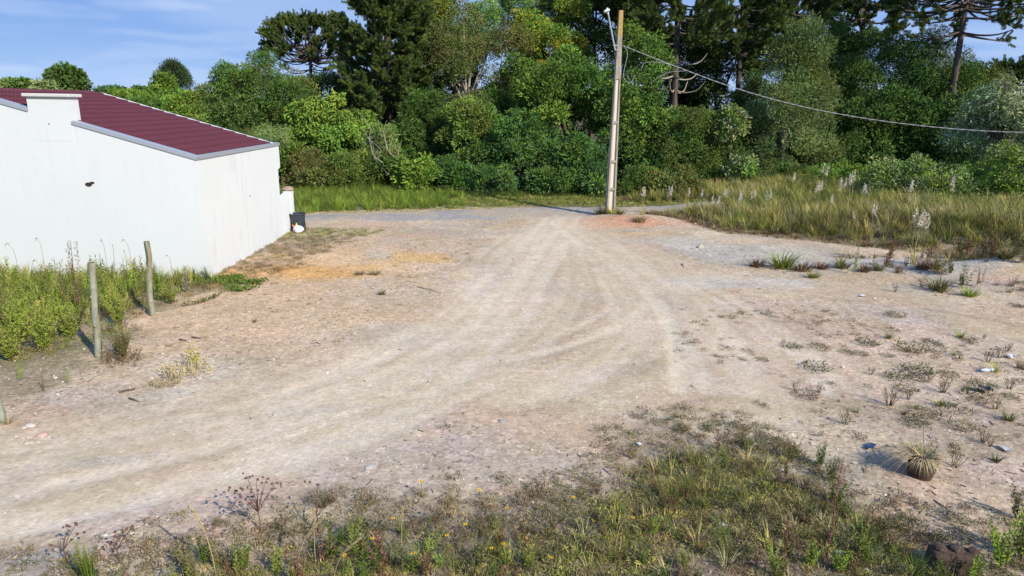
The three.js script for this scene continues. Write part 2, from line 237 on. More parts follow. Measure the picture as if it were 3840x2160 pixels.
function lotTexture(z0, z1, w, h) {
  return texture(w, h, (u, v) => {
    const x = mix(LOT.x0, LOT.x1, u), z = mix(z0, z1, v), gx = u * NX, gz = (z - LOT.z0) / (LOT.z1 - LOT.z0) * NZ, i = Math.min(NX - 1, gx | 0), j = Math.min(NZ - 1, gz | 0), fx = gx - i, fz = gz - j;
    const o = (j * (NX + 1) + i) * 4, p = o + (NX + 1) * 4, q = k => mix(mix(coarse[o + k], coarse[o + 4 + k], fx), mix(coarse[p + k], coarse[p + 4 + k], fx), fz), m = q(3);
    const g1 = vn(x * 34, z * 34), g2 = vn(x * 15 + 9, z * 15), g3 = vn(x * 6, z * 6), rough = 1 - 0.75 * m;
    let k = 1 + rough * (0.46 * (g1 - 0.5) + 0.30 * (g2 - 0.5)) + 0.16 * (g3 - 0.5);
    if (g1 > 0.88) k += 0.4 * rough; if (g1 < 0.12 && g3 > 0.42) k -= 0.4 * rough; if (x > 5 && z > -16.5 && z < -8.5) k *= treadAt(x, z);
    return [q(0) * k, q(1) * k * (1 + 0.04 * (g2 - 0.5)), q(2) * k * (1 + 0.10 * (g3 - 0.5))];
  });
}
{
  const nx = 272, nz = 194, pos = [], idx = [], uv = [], zc = LOT.cut;
  const bx = i => mix(LOT.x0, LOT.x1, i / nx);
  const grid = (z0, z1, n) => {
    const b = pos.length / 3;
    for (let j = 0; j <= n; j++) for (let i = 0; i <= nx; i++) {
      const x = bx(i), z = mix(z0, z1, j / n), e = Math.min(sm(0, 1, x - LOT.x0), sm(0, 1, LOT.x1 - x), sm(0, 1, z - LOT.z0), sm(0, 1, LOT.z1 - z));
      pos.push(x, e > 0.999 ? fine(x, z) : mix(height(x, z) - 0.02, fine(x, z), e), z); uv.push(i / nx, j / n);
    }
    for (let j = 0; j < n; j++) for (let i = 0; i < nx; i++) { const a = b + j * (nx + 1) + i, c = a + nx + 1; idx.push(a, c, a + 1, a + 1, c, c + 1); }
  };
  const n1 = Math.round(nz * (zc - LOT.z0) / (LOT.z1 - LOT.z0)); grid(LOT.z0, zc, n1); const cut = idx.length; grid(zc, LOT.z1, nz - n1);
  const g = new THREE.BufferGeometry(); g.setAttribute('position', new THREE.Float32BufferAttribute(pos, 3)); g.setAttribute('uv', new THREE.Float32BufferAttribute(uv, 2)); g.setIndex(idx); g.addGroup(0, cut, 0); g.addGroup(cut, idx.length - cut, 1); g.computeVertexNormals();
  const bump = (rx, rz) => { const t = gravelBump.clone(); t.repeat.set(rx, rz); t.needsUpdate = true; return t; };
  const mk = (z0, z1) => new THREE.MeshPhysicalMaterial({ ...MATTE, map: lotTexture(z0, z1, 2048, 1024), roughness: 0.95, bumpMap: bump(19, (z1 - z0) / 2), bumpScale: 0.010 });
  const lot = part('dirt_lot', g, [mk(LOT.z0, zc), mk(zc, LOT.z1)]); lot.userData.kind = 'structure';
}
{ // the land all round, out to the horizon
  const xs = [], zs = []; const step = (arr, a, b, s) => { for (let v = a; v < b; v += s) arr.push(v); };
  step(xs, -900, -120, 60); step(xs, -120, -30, 6); step(xs, -30, 34, 1); step(xs, 34, 120, 6); step(xs, 120, 901, 60);
  step(zs, -1200, -120, 60); step(zs, -120, -60, 5); step(zs, -60, 10, 1); step(zs, 10, 60, 5); step(zs, 60, 401, 40);
  const pos = [], uv = [], idx = [];
  zs.forEach(z => xs.forEach(x => {
    const inn = Math.min(sm(0.3, 1.6, x - LOT.x0), sm(0.3, 1.6, LOT.x1 - x), sm(0.3, 1.6, z - LOT.z0), sm(0.3, 1.6, LOT.z1 - z));
    pos.push(x, height(x, z) - 0.03 - 0.3 * inn, z); uv.push(x / 12, z / 12);
  }));
  for (let j = 0; j < zs.length - 1; j++) for (let i = 0; i < xs.length - 1; i++) { const a = j * xs.length + i, b = a + xs.length; idx.push(a, b, a + 1, a + 1, b, b + 1); }
  const g = new THREE.BufferGeometry(); g.setAttribute('position', new THREE.Float32BufferAttribute(pos, 3)); g.setAttribute('uv', new THREE.Float32BufferAttribute(uv, 2)); g.setIndex(idx); g.computeVertexNormals();
  const t = texture(1024, 1024, (u, v) => { const a = tileNoise(u, v, 6, 11), b = tileNoise(u, v, 40, 12), c = tileNoise(u, v, 160, 13), k = (0.55 + 0.5 * b) * (0.7 + 0.6 * c), s = sm(0.45, 0.7, a * 0.6 + b * 0.4); return [mix(0.10, 0.20, s) * k, mix(0.11, 0.155, s) * k, mix(0.04, 0.09, s) * k]; });
  const land = part('terrain', g, new THREE.MeshPhysicalMaterial({ ...MATTE, map: t, roughness: 1 })); land.userData.kind = 'structure';
}
{ // the old gravelled street that crosses behind the lot
  const near = [[-40, -16.5], [-24, -19.4], [-14, -22.2], [-7.82, -23.78], [-4.06, -24.42], [0.47, -25.80], [3.28, -26.69], [6.23, -27.42], [12, -27.6], [20, -28.0], [34, -28.2]];
  const far = [[-41, -19.4], [-25, -22.2], [-15, -24.4], [-8.28, -25.23], [-4.42, -26.64], [0.51, -28.50], [3.55, -28.98], [6.64, -29.35], [12, -30.0], [20, -30.4], [34, -30.8]];
  const cn = new THREE.CatmullRomCurve3(near.map(a => V(a[0], 0, a[1]))), cf = new THREE.CatmullRomCurve3(far.map(a => V(a[0], 0, a[1])));
  const n = 420, w = 18, pos = [], uv = [], idx = [], a = V(0, 0, 0), b = V(0, 0, 0);
  for (let i = 0; i <= n; i++) {
    cn.getPoint(i / n, a); cf.getPoint(i / n, b); const da = 0.7 * (fbm(i * 0.21, 3, 4) - 0.5), db = 0.5 * (fbm(i * 0.25, 60, 4) - 0.5);
    for (let j = 0; j <= w; j++) { const t = j / w, x = mix(a.x, b.x, t), z = mix(a.z + da, b.z + db, t); pos.push(x, fine(x, z) + 0.006 + 0.03 * Math.sin(t * Math.PI) - (j === 0 || j === w ? 0.03 : 0), z); uv.push(x / 6, z / 6); }
  }
  for (let i = 0; i < n; i++) for (let j = 0; j < w; j++) { const k = i * (w + 1) + j; idx.push(k, k + w + 1, k + 1, k + 1, k + w + 1, k + w + 2); }
  const g = new THREE.BufferGeometry(); g.setAttribute('position', new THREE.Float32BufferAttribute(pos, 3)); g.setAttribute('uv', new THREE.Float32BufferAttribute(uv, 2)); idx.reverse(); g.setIndex(idx); g.computeVertexNormals();
  const t = texture(1024, 1024, (u, v) => { const q = tileNoise(u, v, 5, 21), p = tileNoise(u, v, 28, 22), e = tileNoise(u, v, 250, 23), s = sm(0.46, 0.78, 0.6 * q + 0.4 * p), k = 0.68 + 0.64 * e; return [mix(0.33, 0.44, s) * k, mix(0.305, 0.355, s) * k, mix(0.27, 0.25, s) * k]; });
  const st = part('street', g, new THREE.MeshPhysicalMaterial({ ...MATTE, map: t, roughness: 0.95, bumpMap: gravelBump, bumpScale: 0.03, side: THREE.DoubleSide })); st.userData.kind = 'structure';
}

// ---------- the white house ----------
{
  const X0 = -7.32, Z0 = -15.8, ridgeX = -5.2, eaveY = 2.84, rise = 0.275, L = 5.66;    // local: x to the left is negative, z away is negative
  const house = thing('house', 'white plastered house with wine red tiled roof and grey metal copings', 'house', [X0, 0, Z0]);
  const wt = (seed, stain) => texture(1024, 1024, (u, v) => { const a = tileNoise(u, v, 6, seed), b = tileNoise(u, v, 90, seed + 1), c = tileNoise(u * 1, v * 0.125, 48, seed + 2), k = 0.975 + 0.03 * a + 0.02 * b - stain * 0.06 * sm(0.55, 0.9, c * 0.7 + a * 0.3); return [0.675 * k, 0.70 * k, 0.685 * k * (1 + 0.02 * (a - 0.5))]; });
  const uvm = (g, s) => { const p = g.attributes.position, n = g.attributes.normal, u = []; for (let i = 0; i < p.count; i++) { const ax = Math.abs(n.getX(i)) > 0.6; u.push((ax ? p.getZ(i) : p.getX(i)) / s, p.getY(i) / s); } g.setAttribute('uv', new THREE.Float32BufferAttribute(u, 2)); return g; };
  const bump = stuccoBump.clone(); bump.repeat.set(4, 4); bump.needsUpdate = true;
  const plaster = new THREE.MeshStandardMaterial({ map: wt(31, 0.5), roughness: 0.9, bumpMap: bump, bumpScale: 0.0012 }), plasterSide = new THREE.MeshStandardMaterial({ map: wt(41, 1.2), roughness: 0.9, bumpMap: bump, bumpScale: 0.0012 });
  const wallH = x => eaveY + rise * (x > ridgeX ? -x : x - 2 * ridgeX);
  const front = new THREE.Shape([[0, -0.15], [0, eaveY], [ridgeX, wallH(ridgeX)], [2 * ridgeX, eaveY], [2 * ridgeX, -0.15]].map(a => new THREE.Vector2(...a)));
  const fg = new THREE.ExtrudeGeometry(front, { depth: 0.2, bevelEnabled: false }).translate(0, 0, -0.2);
  part('front_wall', uvm(fg.clone(), 4), plaster, house);
  part('back_wall', uvm(fg.clone().translate(0, 0, -L + 0.42), 4), plaster, house);
  const sideS = new THREE.Shape([[0.203, -0.15], [L - 0.22, -0.15], [L - 0.22, 2.1], [L, 2.16], [L, eaveY - 0.003], [0.203, eaveY - 0.003]].map(a => new THREE.Vector2(...a)));
  const sg = new THREE.ExtrudeGeometry(sideS, { depth: 0.2, bevelEnabled: false }).rotateY(Math.PI / 2).translate(-0.203, 0, 0);
  part('side_wall', uvm(sg, 4), plasterSide, house);
  part('far_side_wall', box(0.2, eaveY + 0.14, L - 0.66, 2 * ridgeX + 0.103, eaveY / 2 - 0.07, -L / 2 - 0.02), plaster, house);
  // raised block on the gable with its overhanging cap
  const blockX0 = -3.68, blockX1 = -2.74, blockTop = 4.17;
  part('parapet_block', uvm(box(blockX1 - blockX0, blockTop - 3.2, 0.36, (blockX0 + blockX1) / 2, (blockTop + 3.2) / 2, -0.177), 4), plaster, house);
  part('parapet_cap', new RoundedBoxGeometry(blockX1 - blockX0 + 0.13, 0.075, 0.5, 2, 0.02).translate((blockX0 + blockX1) / 2, blockTop + 0.036, -0.18), M(0.60, 0.59, 0.55, 0.95), house);
  // metal copings
  const metal = M(0.42, 0.45, 0.48, 0.5, { metalness: 0.3 }), pale = M(0.62, 0.62, 0.60, 0.8);
  const cop = (xa, xb, z, w, mm, lift = 0) => { const ya = wallH(xa), yb = wallH(xb), len = Math.hypot(xb - xa, yb - ya), a = Math.atan2(yb - ya, xb - xa); return [box(len, 0.075, w, 0, 0, 0, 0, 0, a).translate((xa + xb) / 2, (ya + yb) / 2 + 0.028 + lift, z), mm]; };
  const c1 = cop(blockX1 + 0.004, 0.03, -0.1, 0.25, metal), c2 = cop(ridgeX, blockX0 - 0.004, -0.1, 0.25, metal), c3 = cop(ridgeX, 0.02, -L + 0.32, 0.24, pale, -0.012), c4 = cop(2 * ridgeX, ridgeX, -0.1, 0.25, metal);
  for (const c of [c1, c2, c3, c4]) part('coping', c[0], c[1], house);
  part('eave_coping', box(0.26, 0.085, L - 0.2, -0.10, eaveY + 0.034, -L / 2 - 0.11), metal, house);
  part('hole', new THREE.CircleGeometry(0.07, 9).scale(1.2, 0.75, 1).translate(-2.56, 2.22, 0.003), M(0.05, 0.035, 0.025, 1), house);
  part('hole', new THREE.CircleGeometry(0.045, 7).scale(1.3, 0.7, 1).translate(-2.47, 2.26, 0.005), M(0.05, 0.035, 0.025, 1), house);
  part('nail_hole', new THREE.CircleGeometry(0.018, 7).translate(-3.26, 3.58, 0.004), M(0.06, 0.05, 0.04, 1), house);
  part('nail_hole', new THREE.CircleGeometry(0.03, 7).scale(1.4, 0.6, 1).rotateY(Math.PI / 2).translate(0.004, 1.6, -3.0), M(0.10, 0.09, 0.08, 1), house);
  // roof: a slab on each slope and the tiles on the slope that is seen
  const ang = Math.atan(rise), slope = -ridgeX / Math.cos(ang);
  const under = M(0.10, 0.02, 0.03, 0.9), roof = part('roof', box(slope - 0.34, 0.06, L - 0.64, 0, 0, 0, 0, 0, -ang).translate(ridgeX / 2 - 0.165, (eaveY + wallH(ridgeX)) / 2 - 0.075 + 0.165 * rise, -L / 2 + 0.12), under, house);
  part('roof_slope', box(slope, 0.06, L - 0.64, 0, 0, 0, 0, 0, ang).translate(ridgeX * 1.5, (eaveY + wallH(ridgeX)) / 2 - 0.05, -L / 2 + 0.12), under, house);
  const cols = 20, rows = 15, z1 = -0.21, z2 = -L + 0.44, wT = (z1 - z2) / cols, lT = slope / rows * 1.0;
  const tileG = v => { const t = new Tris(), n = 12, pr = []; for (let i = 0; i <= n; i++) { const s = i / n, w = Math.sin(s * Math.PI * 4 - Math.PI / 2); pr.push([s * wT, 0.026 * w]); }
    for (let i = 0; i < n; i++) { const P = (k, x, dy) => V(x, pr[k][1] + dy, -pr[k][0]); // x runs down the slope
      const a = P(i, -0.05, 0.0), b = P(i + 1, -0.05, 0.0), c = P(i, lT, 0.03), d = P(i + 1, lT, 0.03), e = P(i, lT, 0.0), f = P(i + 1, lT, 0.0); t.tri(a, c, d); t.tri(a, d, b); t.tri(c, e, f); t.tri(c, f, d); } return t.geo(); };
  const tg = [0, 1, 2].map(tileG), tm = [[0.106, 0.030, 0.040], [0.101, 0.029, 0.039], [0.111, 0.031, 0.041], [0.104, 0.031, 0.041]].map(c => M(...c, 0.6, { specularIntensity: 0.4 }));
  const r = rng(5);
  for (let i = 0; i < rows; i++) for (let j = 0; j < cols; j++) {
    const s = slope - (i + 1) * lT, m = part('tile', tg[(r() * 3) | 0], tm[(r() * 4) | 0], roof);
    const up = slope - s - 0.0, x = -(up) * Math.cos(ang) - 0.10, y = eaveY + up * Math.sin(ang) + 0.062;
    m.position.set(x, y, z1 - j * wT); m.rotation.z = -ang;
  }
  const ridge = []; for (let i = 0; i < 13; i++) { const m = part('ridge_tile', new THREE.CylinderGeometry(0.11, 0.125, 0.46, 10, 1, false, 0, Math.PI).rotateZ(0).rotateX(-Math.PI / 2).rotateZ(Math.PI / 2).scale(1, 0.8, 1), M(0.17, 0.09, 0.085, 0.85), roof); m.position.set(ridgeX, wallH(ridgeX) - 0.03, z1 - 0.2 - i * 0.405); }
}
{ // low boundary wall with its capped pillar at the back corner of the house
  const g = thing('boundary_wall', 'low white wall with clay capped pillar behind the house corner', 'wall', [-7.42, 0, -21.26]);
  const white = M(0.72, 0.73, 0.72, 0.9, { bumpMap: stuccoBump, bumpScale: 0.005 });
  const s = new THREE.Shape([[0.003, -0.1], [1.06, -0.1], [1.06, 1.30], [0.75, 1.26], [0.003, 1.12]].map(a => new THREE.Vector2(...a)));
  part('wall', new THREE.ExtrudeGeometry(s, { depth: 0.16, bevelEnabled: false }).rotateY(Math.PI / 2).translate(-0.10, 0, 0), white, g);
  part('pillar', box(0.26, 1.45, 0.26, -0.04, 0.6, -1.19), white, g);
  part('cap', new THREE.LatheGeometry([[0, 0.12], [0.09, 0.115], [0.17, 0.085], [0.22, 0.04], [0.24, 0.02], [0.235, 0], [0, 0]].map(a => new THREE.Vector2(...a)), 4).rotateY(Math.PI / 4).translate(-0.04, 1.327, -1.19), M(0.38, 0.27, 0.19, 0.9), g);
}
{ // rubbish bin and bag
  const y = height(-7.31, -22.05);
  const b = thing('rubbish_bin', 'dark grey ribbed plastic bin standing at the end of the white wall', 'bin', [-7.13, y, -22.25]);
  const dark = M(0.035, 0.042, 0.055, 0.45);
  part('bucket', new THREE.CylinderGeometry(0.25, 0.19, 0.56, 20, 1, true).translate(0, 0.28, 0), new THREE.MeshStandardMaterial({ color: C(0.035, 0.042, 0.055), roughness: 0.45, side: THREE.DoubleSide }), b);
  part('floor', new THREE.CylinderGeometry(0.19, 0.19, 0.02, 20).translate(0, 0.012, 0), dark, b);
  part('rim', new THREE.TorusGeometry(0.252, 0.018, 6, 24).rotateX(Math.PI / 2).translate(0, 0.555, 0), dark, b);
  for (let i = 0; i < 12; i++) { const a = i / 12 * 6.283; part('rib', box(0.022, 0.5, 0.02, 0, 0, 0, 0, -0.10).translate(0, 0.27, 0.222).rotateY(a), dark, b); }
  const bg = new THREE.IcosahedronGeometry(0.16, 3), P = bg.attributes.position; for (let i = 0; i < P.count; i++) { const k = 0.8 + 0.5 * fbm(P.getX(i) * 9 + 5, P.getY(i) * 9 + P.getZ(i) * 7, 3); P.setXYZ(i, P.getX(i) * k, P.getY(i) * k * 0.8, P.getZ(i) * k); } bg.computeVertexNormals();
  const bag = thing('rubbish_bag', 'crumpled white plastic bag with yellow scraps against the dark bin', 'bag', [-7.02, y + 0.10, -21.86]);
  part('sack', bg, M(0.62, 0.68, 0.74, 0.4), bag); part('scrap', new THREE.ConeGeometry(0.06, 0.14, 4).translate(-0.04, 0.16, 0), M(0.75, 0.55, 0.05, 0.6), bag); part('scrap', new THREE.ConeGeometry(0.05, 0.10, 4).rotateZ(0.7).translate(-0.18, 0.12, -0.05), M(0.65, 0.22, 0.06, 0.6), bag);
}
// ---------- wooden posts ----------
{
  const barkT = texture(256, 512, (u, v) => { const a = tileNoise(u, v * 0.25, 24, 61), b = tileNoise(u, v, 60, 62), c = tileNoise(u, v, 5, 63), k = 0.7 + 0.3 * a + 0.2 * (b - 0.5), s = sm(0.45, 0.75, c); return [mix(0.32, 0.27, s) * k, mix(0.335, 0.25, s) * k, mix(0.25, 0.15, s) * k]; });
  const wood = new THREE.MeshStandardMaterial({ map: barkT, roughness: 0.95, bumpMap: barkT, bumpScale: 0.0012 }), cut = M(0.20, 0.16, 0.11, 0.95);
  const post = (label, [bx, bz], [tx, tz], h, r, seed) => {
    const p = thing('wooden_post', label, 'post', [bx, height(bx, bz), bz], 0, 'weathered wooden fence posts'), rr = rng(seed), pts = [V(0, -0.25, 0)], dx = tx - bx, dz = tz - bz;
    for (let i = 1; i <= 5; i++) pts.push(V(dx * i / 5 + (i < 5 ? (rr() - 0.5) * 0.06 : 0), h * i / 5, dz * i / 5 + (i < 5 ? (rr() - 0.5) * 0.05 : 0)));
    const g = limb(pts, r * 1.06, r * 0.94, 14, 22), P = g.attributes.position; for (let i = 0; i < P.count; i++) { const k = 0.014 * (vn(P.getY(i) * 6 + seed, i % 15) - 0.5); P.setX(i, P.getX(i) + k); } g.computeVertexNormals();
    part('shaft', g, wood, p); part('cut_end', new THREE.CircleGeometry(r * 0.93, 14).rotateX(-Math.PI / 2).translate(dx, h - 0.002, dz), cut, p);
    for (let i = 0; i < 2; i++) part('knot', new THREE.IcosahedronGeometry(r * 0.36, 1).scale(1, 1.4, 0.6).translate(dx * (0.35 + 0.3 * i) + 0.02 - 0.03 * i, h * (0.35 + 0.3 * i), dz * (0.35 + 0.3 * i) + r * 0.86), wood, p);
  };
  post('pale wooden post beside the reddish weed clump, its shadow on the sand', [-6.92, -10.62], [-6.82, -10.68], 1.62, 0.056, 3);
  post('crooked wooden post standing nearest to the white wall', [-7.20, -12.96], [-7.16, -13.0], 1.50, 0.056, 8);
  post('wooden post cut off by the edge of the photo with dry grass at its foot', [-6.71, -8.17], [-7.0, -8.35], 1.55, 0.056, 14);
}
// ---------- concrete pole, lamp and cable ----------
{
  const px = 3.76, pz = -26.3, y0 = height(px, pz), hT = 7.42;
  const conT = texture(256, 1024, (u, v) => { const a = tileNoise(u, v * 0.5, 30, 71), b = tileNoise(u, v, 5, 72), c = tileNoise(u, v, 120, 73), k = 0.72 + 0.36 * a + 0.2 * (c - 0.5), s = sm(0.4, 0.75, b); return [mix(0.36, 0.31, s) * k, mix(0.325, 0.27, s) * k, mix(0.27, 0.21, s) * k]; });
  const con = new THREE.MeshStandardMaterial({ map: conT, roughness: 0.95, bumpMap: conT, bumpScale: 0.008 }), light = M(0.62, 0.56, 0.45, 0.9, { bumpMap: conT, bumpScale: 0.004 }), tip = M(0.40, 0.27, 0.11, 0.95, { bumpMap: conT, bumpScale: 0.008 });
  const p = thing('utility_pole', 'tall concrete utility pole with recessed lower faces and ochre tip', 'pole', [px, y0, pz], 0.22);
  // width across (x) and depth (z) taper towards the tip
  const W = y => mix(0.35, 0.145, y / hT), D = y => mix(0.26, 0.12, y / hT);
  const bar = (ya, yb, xa, xb, za, zb) => { const g = new THREE.BufferGeometry(), v = []; for (const y of [ya, yb]) for (const [fx, fz] of [[xa, za], [xb, za], [xb, zb], [xa, zb]]) v.push(fx * W(y), y, fz * D(y)); g.setAttribute('position', new THREE.Float32BufferAttribute(v, 3)); g.setIndex([0, 4, 5, 0, 5, 1, 1, 5, 6, 1, 6, 2, 2, 6, 7, 2, 7, 3, 3, 7, 4, 3, 4, 0, 4, 7, 6, 4, 6, 5, 0, 1, 2, 0, 2, 3]); const n = g.toNonIndexed(), u = []; n.computeVertexNormals(); for (let i = 0; i < n.attributes.position.count; i++) { const a = n.attributes.position; u.push((a.getX(i) + a.getZ(i)) * 2, a.getY(i) * 0.5); } n.setAttribute('uv', new THREE.Float32BufferAttribute(u, 2)); return n; };
  const yR = 5.05;
  part('flange', bar(-0.6, yR, -0.5, -0.30, -0.5, 0.5), con, p); part('flange', bar(-0.6, yR, 0.30, 0.5, -0.5, 0.5), con, p);
  part('web', bar(-0.6, yR, -0.302, 0.302, -0.2, 0.2), light, p);
  for (const y of [0.95, 2.0, 3.45]) part('rib', bar(y, y + 0.09, -0.301, 0.301, -0.46, 0.46), con, p);
  part('shaft', bar(yR - 0.002, 6.55, -0.5, 0.5, -0.5, 0.5), con, p); part('tip', bar(6.548, hT, -0.5, 0.5, -0.5, 0.5), tip, p);
  const hole = M(0.04, 0.035, 0.03, 1); for (let y = 4.95 + 0.3; y < 7.2; y += 0.19) part('bolt_hole', new THREE.CircleGeometry(0.014, 8).translate(0, y, D(y) / 2 + 0.004), hole, p);
  // lamp arm, reaching left and up
  const steel = M(0.55, 0.60, 0.66, 0.35, { metalness: 0.55 });
  const la = thing('lamp_arm', 'thin galvanised street lamp arm clamped to the concrete pole', 'street lamp', [px - 0.14, y0 + 6.05, pz + 0.06]);
  part('arm', limb([V(0, 0, 0), V(-0.17, 0.58, 0.1), V(-0.36, 1.25, 0.22)], 0.03, 0.03, 10, 10), steel, la);
  part('bracket', box(0.22, 0.035, 0.05, 0.02, 0.17, 0), steel, la); part('bracket', box(0.10, 0.035, 0.05, 0.05, 0.02, 0), steel, la);
  part('lamp_head', new RoundedBoxGeometry(0.20, 0.085, 0.30, 3, 0.03).rotateZ(0.3).translate(-0.42, 1.30, 0.30), M(0.70, 0.73, 0.76, 0.4), la); part('photocell', new THREE.CylinderGeometry(0.035, 0.035, 0.07, 10).translate(-0.39, 1.38, 0.2), M(0.75, 0.78, 0.8, 0.4), la);
  part('collar', new THREE.CylinderGeometry(0.045, 0.045, 0.10, 10).rotateZ(0.3).translate(-0.37, 1.25, 0.22), steel, la);
  // cable running off to the right, three strands twisted together
  const c0 = V(px + 0.14, y0 + 6.22, pz + 0.02), pts = [c0, V(5.59, 5.60, -25.3), V(7.62, 4.80, -24.1), V(9.74, 4.19, -22.85), V(12.2, 3.78, -21.4), V(14.6, 3.65, -20.0), V(19.5, 3.95, -17.0)];
  const cc = new THREE.CatmullRomCurve3(pts), cable = thing('overhead_cable', 'twisted overhead cable sagging from the pole towards the silvery tree', 'cable', [0, 0, 0]), cm = M(0.42, 0.41, 0.39, 0.7);
  for (let k = 0; k < 2; k++) { const q = []; for (let i = 0; i <= 260; i++) { const a = cc.getPoint(i / 260), w = i * 0.75 + k * Math.PI; q.push(V(a.x + 0.009 * Math.cos(w), a.y + 0.009 * Math.sin(w), a.z)); } part('strand', new THREE.TubeGeometry(new THREE.CatmullRomCurve3(q), 520, 0.008, 5), cm, cable); }
  part('loose_end', tube([c0, V(px + 0.3, 6.1, pz + 0.1), V(px + 0.22, 5.2, pz + 0.15), V(px + 0.45, 5.0, pz + 0.2), V(px + 0.62, 5.3, pz + 0.25)], 0.008, 5, 30), cm, cable);
  part('loose_end', tube([V(5.5, 5.64, -25.35), V(5.0, 5.72, -25.6), V(4.62, 5.68, -25.8), V(4.55, 5.5, -25.8)], 0.009, 5, 20), cm, cable);
  part('loose_end', tube([V(6.0, 5.42, -25.06), V(5.4, 5.35, -25.3), V(4.85, 5.0, -25.6)], 0.009, 5, 16), cm, cable);
}

// ---------- trees ----------
function sprayGeo(n, R, len, wid, seed, flat = 0.7, droop = 0) {
  const r = rng(seed), t = new Tris();
  for (let i = 0; i < n; i++) {
    const d = rdir(r, 0.35), p = d.clone().multiplyScalar(R * Math.cbrt(0.12 + 0.88 * r())); p.y *= flat;
    const dir = d.clone().add(rdir(r).multiplyScalar(0.7)); dir.y -= droop; dir.normalize();
    t.leaf(p, dir, perp(dir, r), len * (0.7 + 0.6 * r()), wid * (0.7 + 0.6 * r()));
  }
  return t.geo();
}
const SPRAY = {
  fine: [1, 2, 3].map(s => sprayGeo(52, 0.36, 0.12, 0.052, s)),
  mid: [4, 5, 6].map(s => sprayGeo(40, 0.38, 0.15, 0.075, s)),
  big: [7, 8].map(s => sprayGeo(26, 0.40, 0.24, 0.12, s, 0.8, 0.25)),
  droop: [9, 10].map(s => sprayGeo(44, 0.42, 0.20, 0.05, s, 0.8, 0.9)),
  feather: [11, 12].map(s => sprayGeo(46, 0.42, 0.16, 0.035, s, 0.9)),
};
const leafMat = new THREE.MeshPhysicalMaterial({ color: 0xffffff, roughness: 0.6, specularIntensity: 0.35, side: THREE.DoubleSide });
const barkD = texture(128, 256, (u, v) => { const a = tileNoise(u, v * 0.5, 20, 81), b = tileNoise(u, v, 50, 82), k = 0.5 + 0.6 * a + 0.3 * (b - 0.5); return [0.13 * k, 0.10 * k, 0.08 * k]; });
const bark = new THREE.MeshStandardMaterial({ map: barkD, roughness: 1, bumpMap: barkD, bumpScale: 0.03 }), barkPale = M(0.36, 0.32, 0.25, 0.95, { bumpMap: barkD, bumpScale: 0.02 });
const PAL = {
  deep: [0.074, 0.130, 0.027], green: [0.095, 0.177, 0.029], fresh: [0.146, 0.252, 0.036], lime: [0.196, 0.297, 0.038], olive: [0.137, 0.177, 0.040], brown: [0.174, 0.162, 0.056], yellow: [0.358, 0.342, 0.040], silver: [0.280, 0.330, 0.168], blue: [0.074, 0.155, 0.047], pale: [0.241, 0.319, 0.112], cypress: [0.056, 0.090, 0.038],  // deep: darker leaf green, puts shade into the colour of fill and understory crowns
};
let treeSeed = 100;
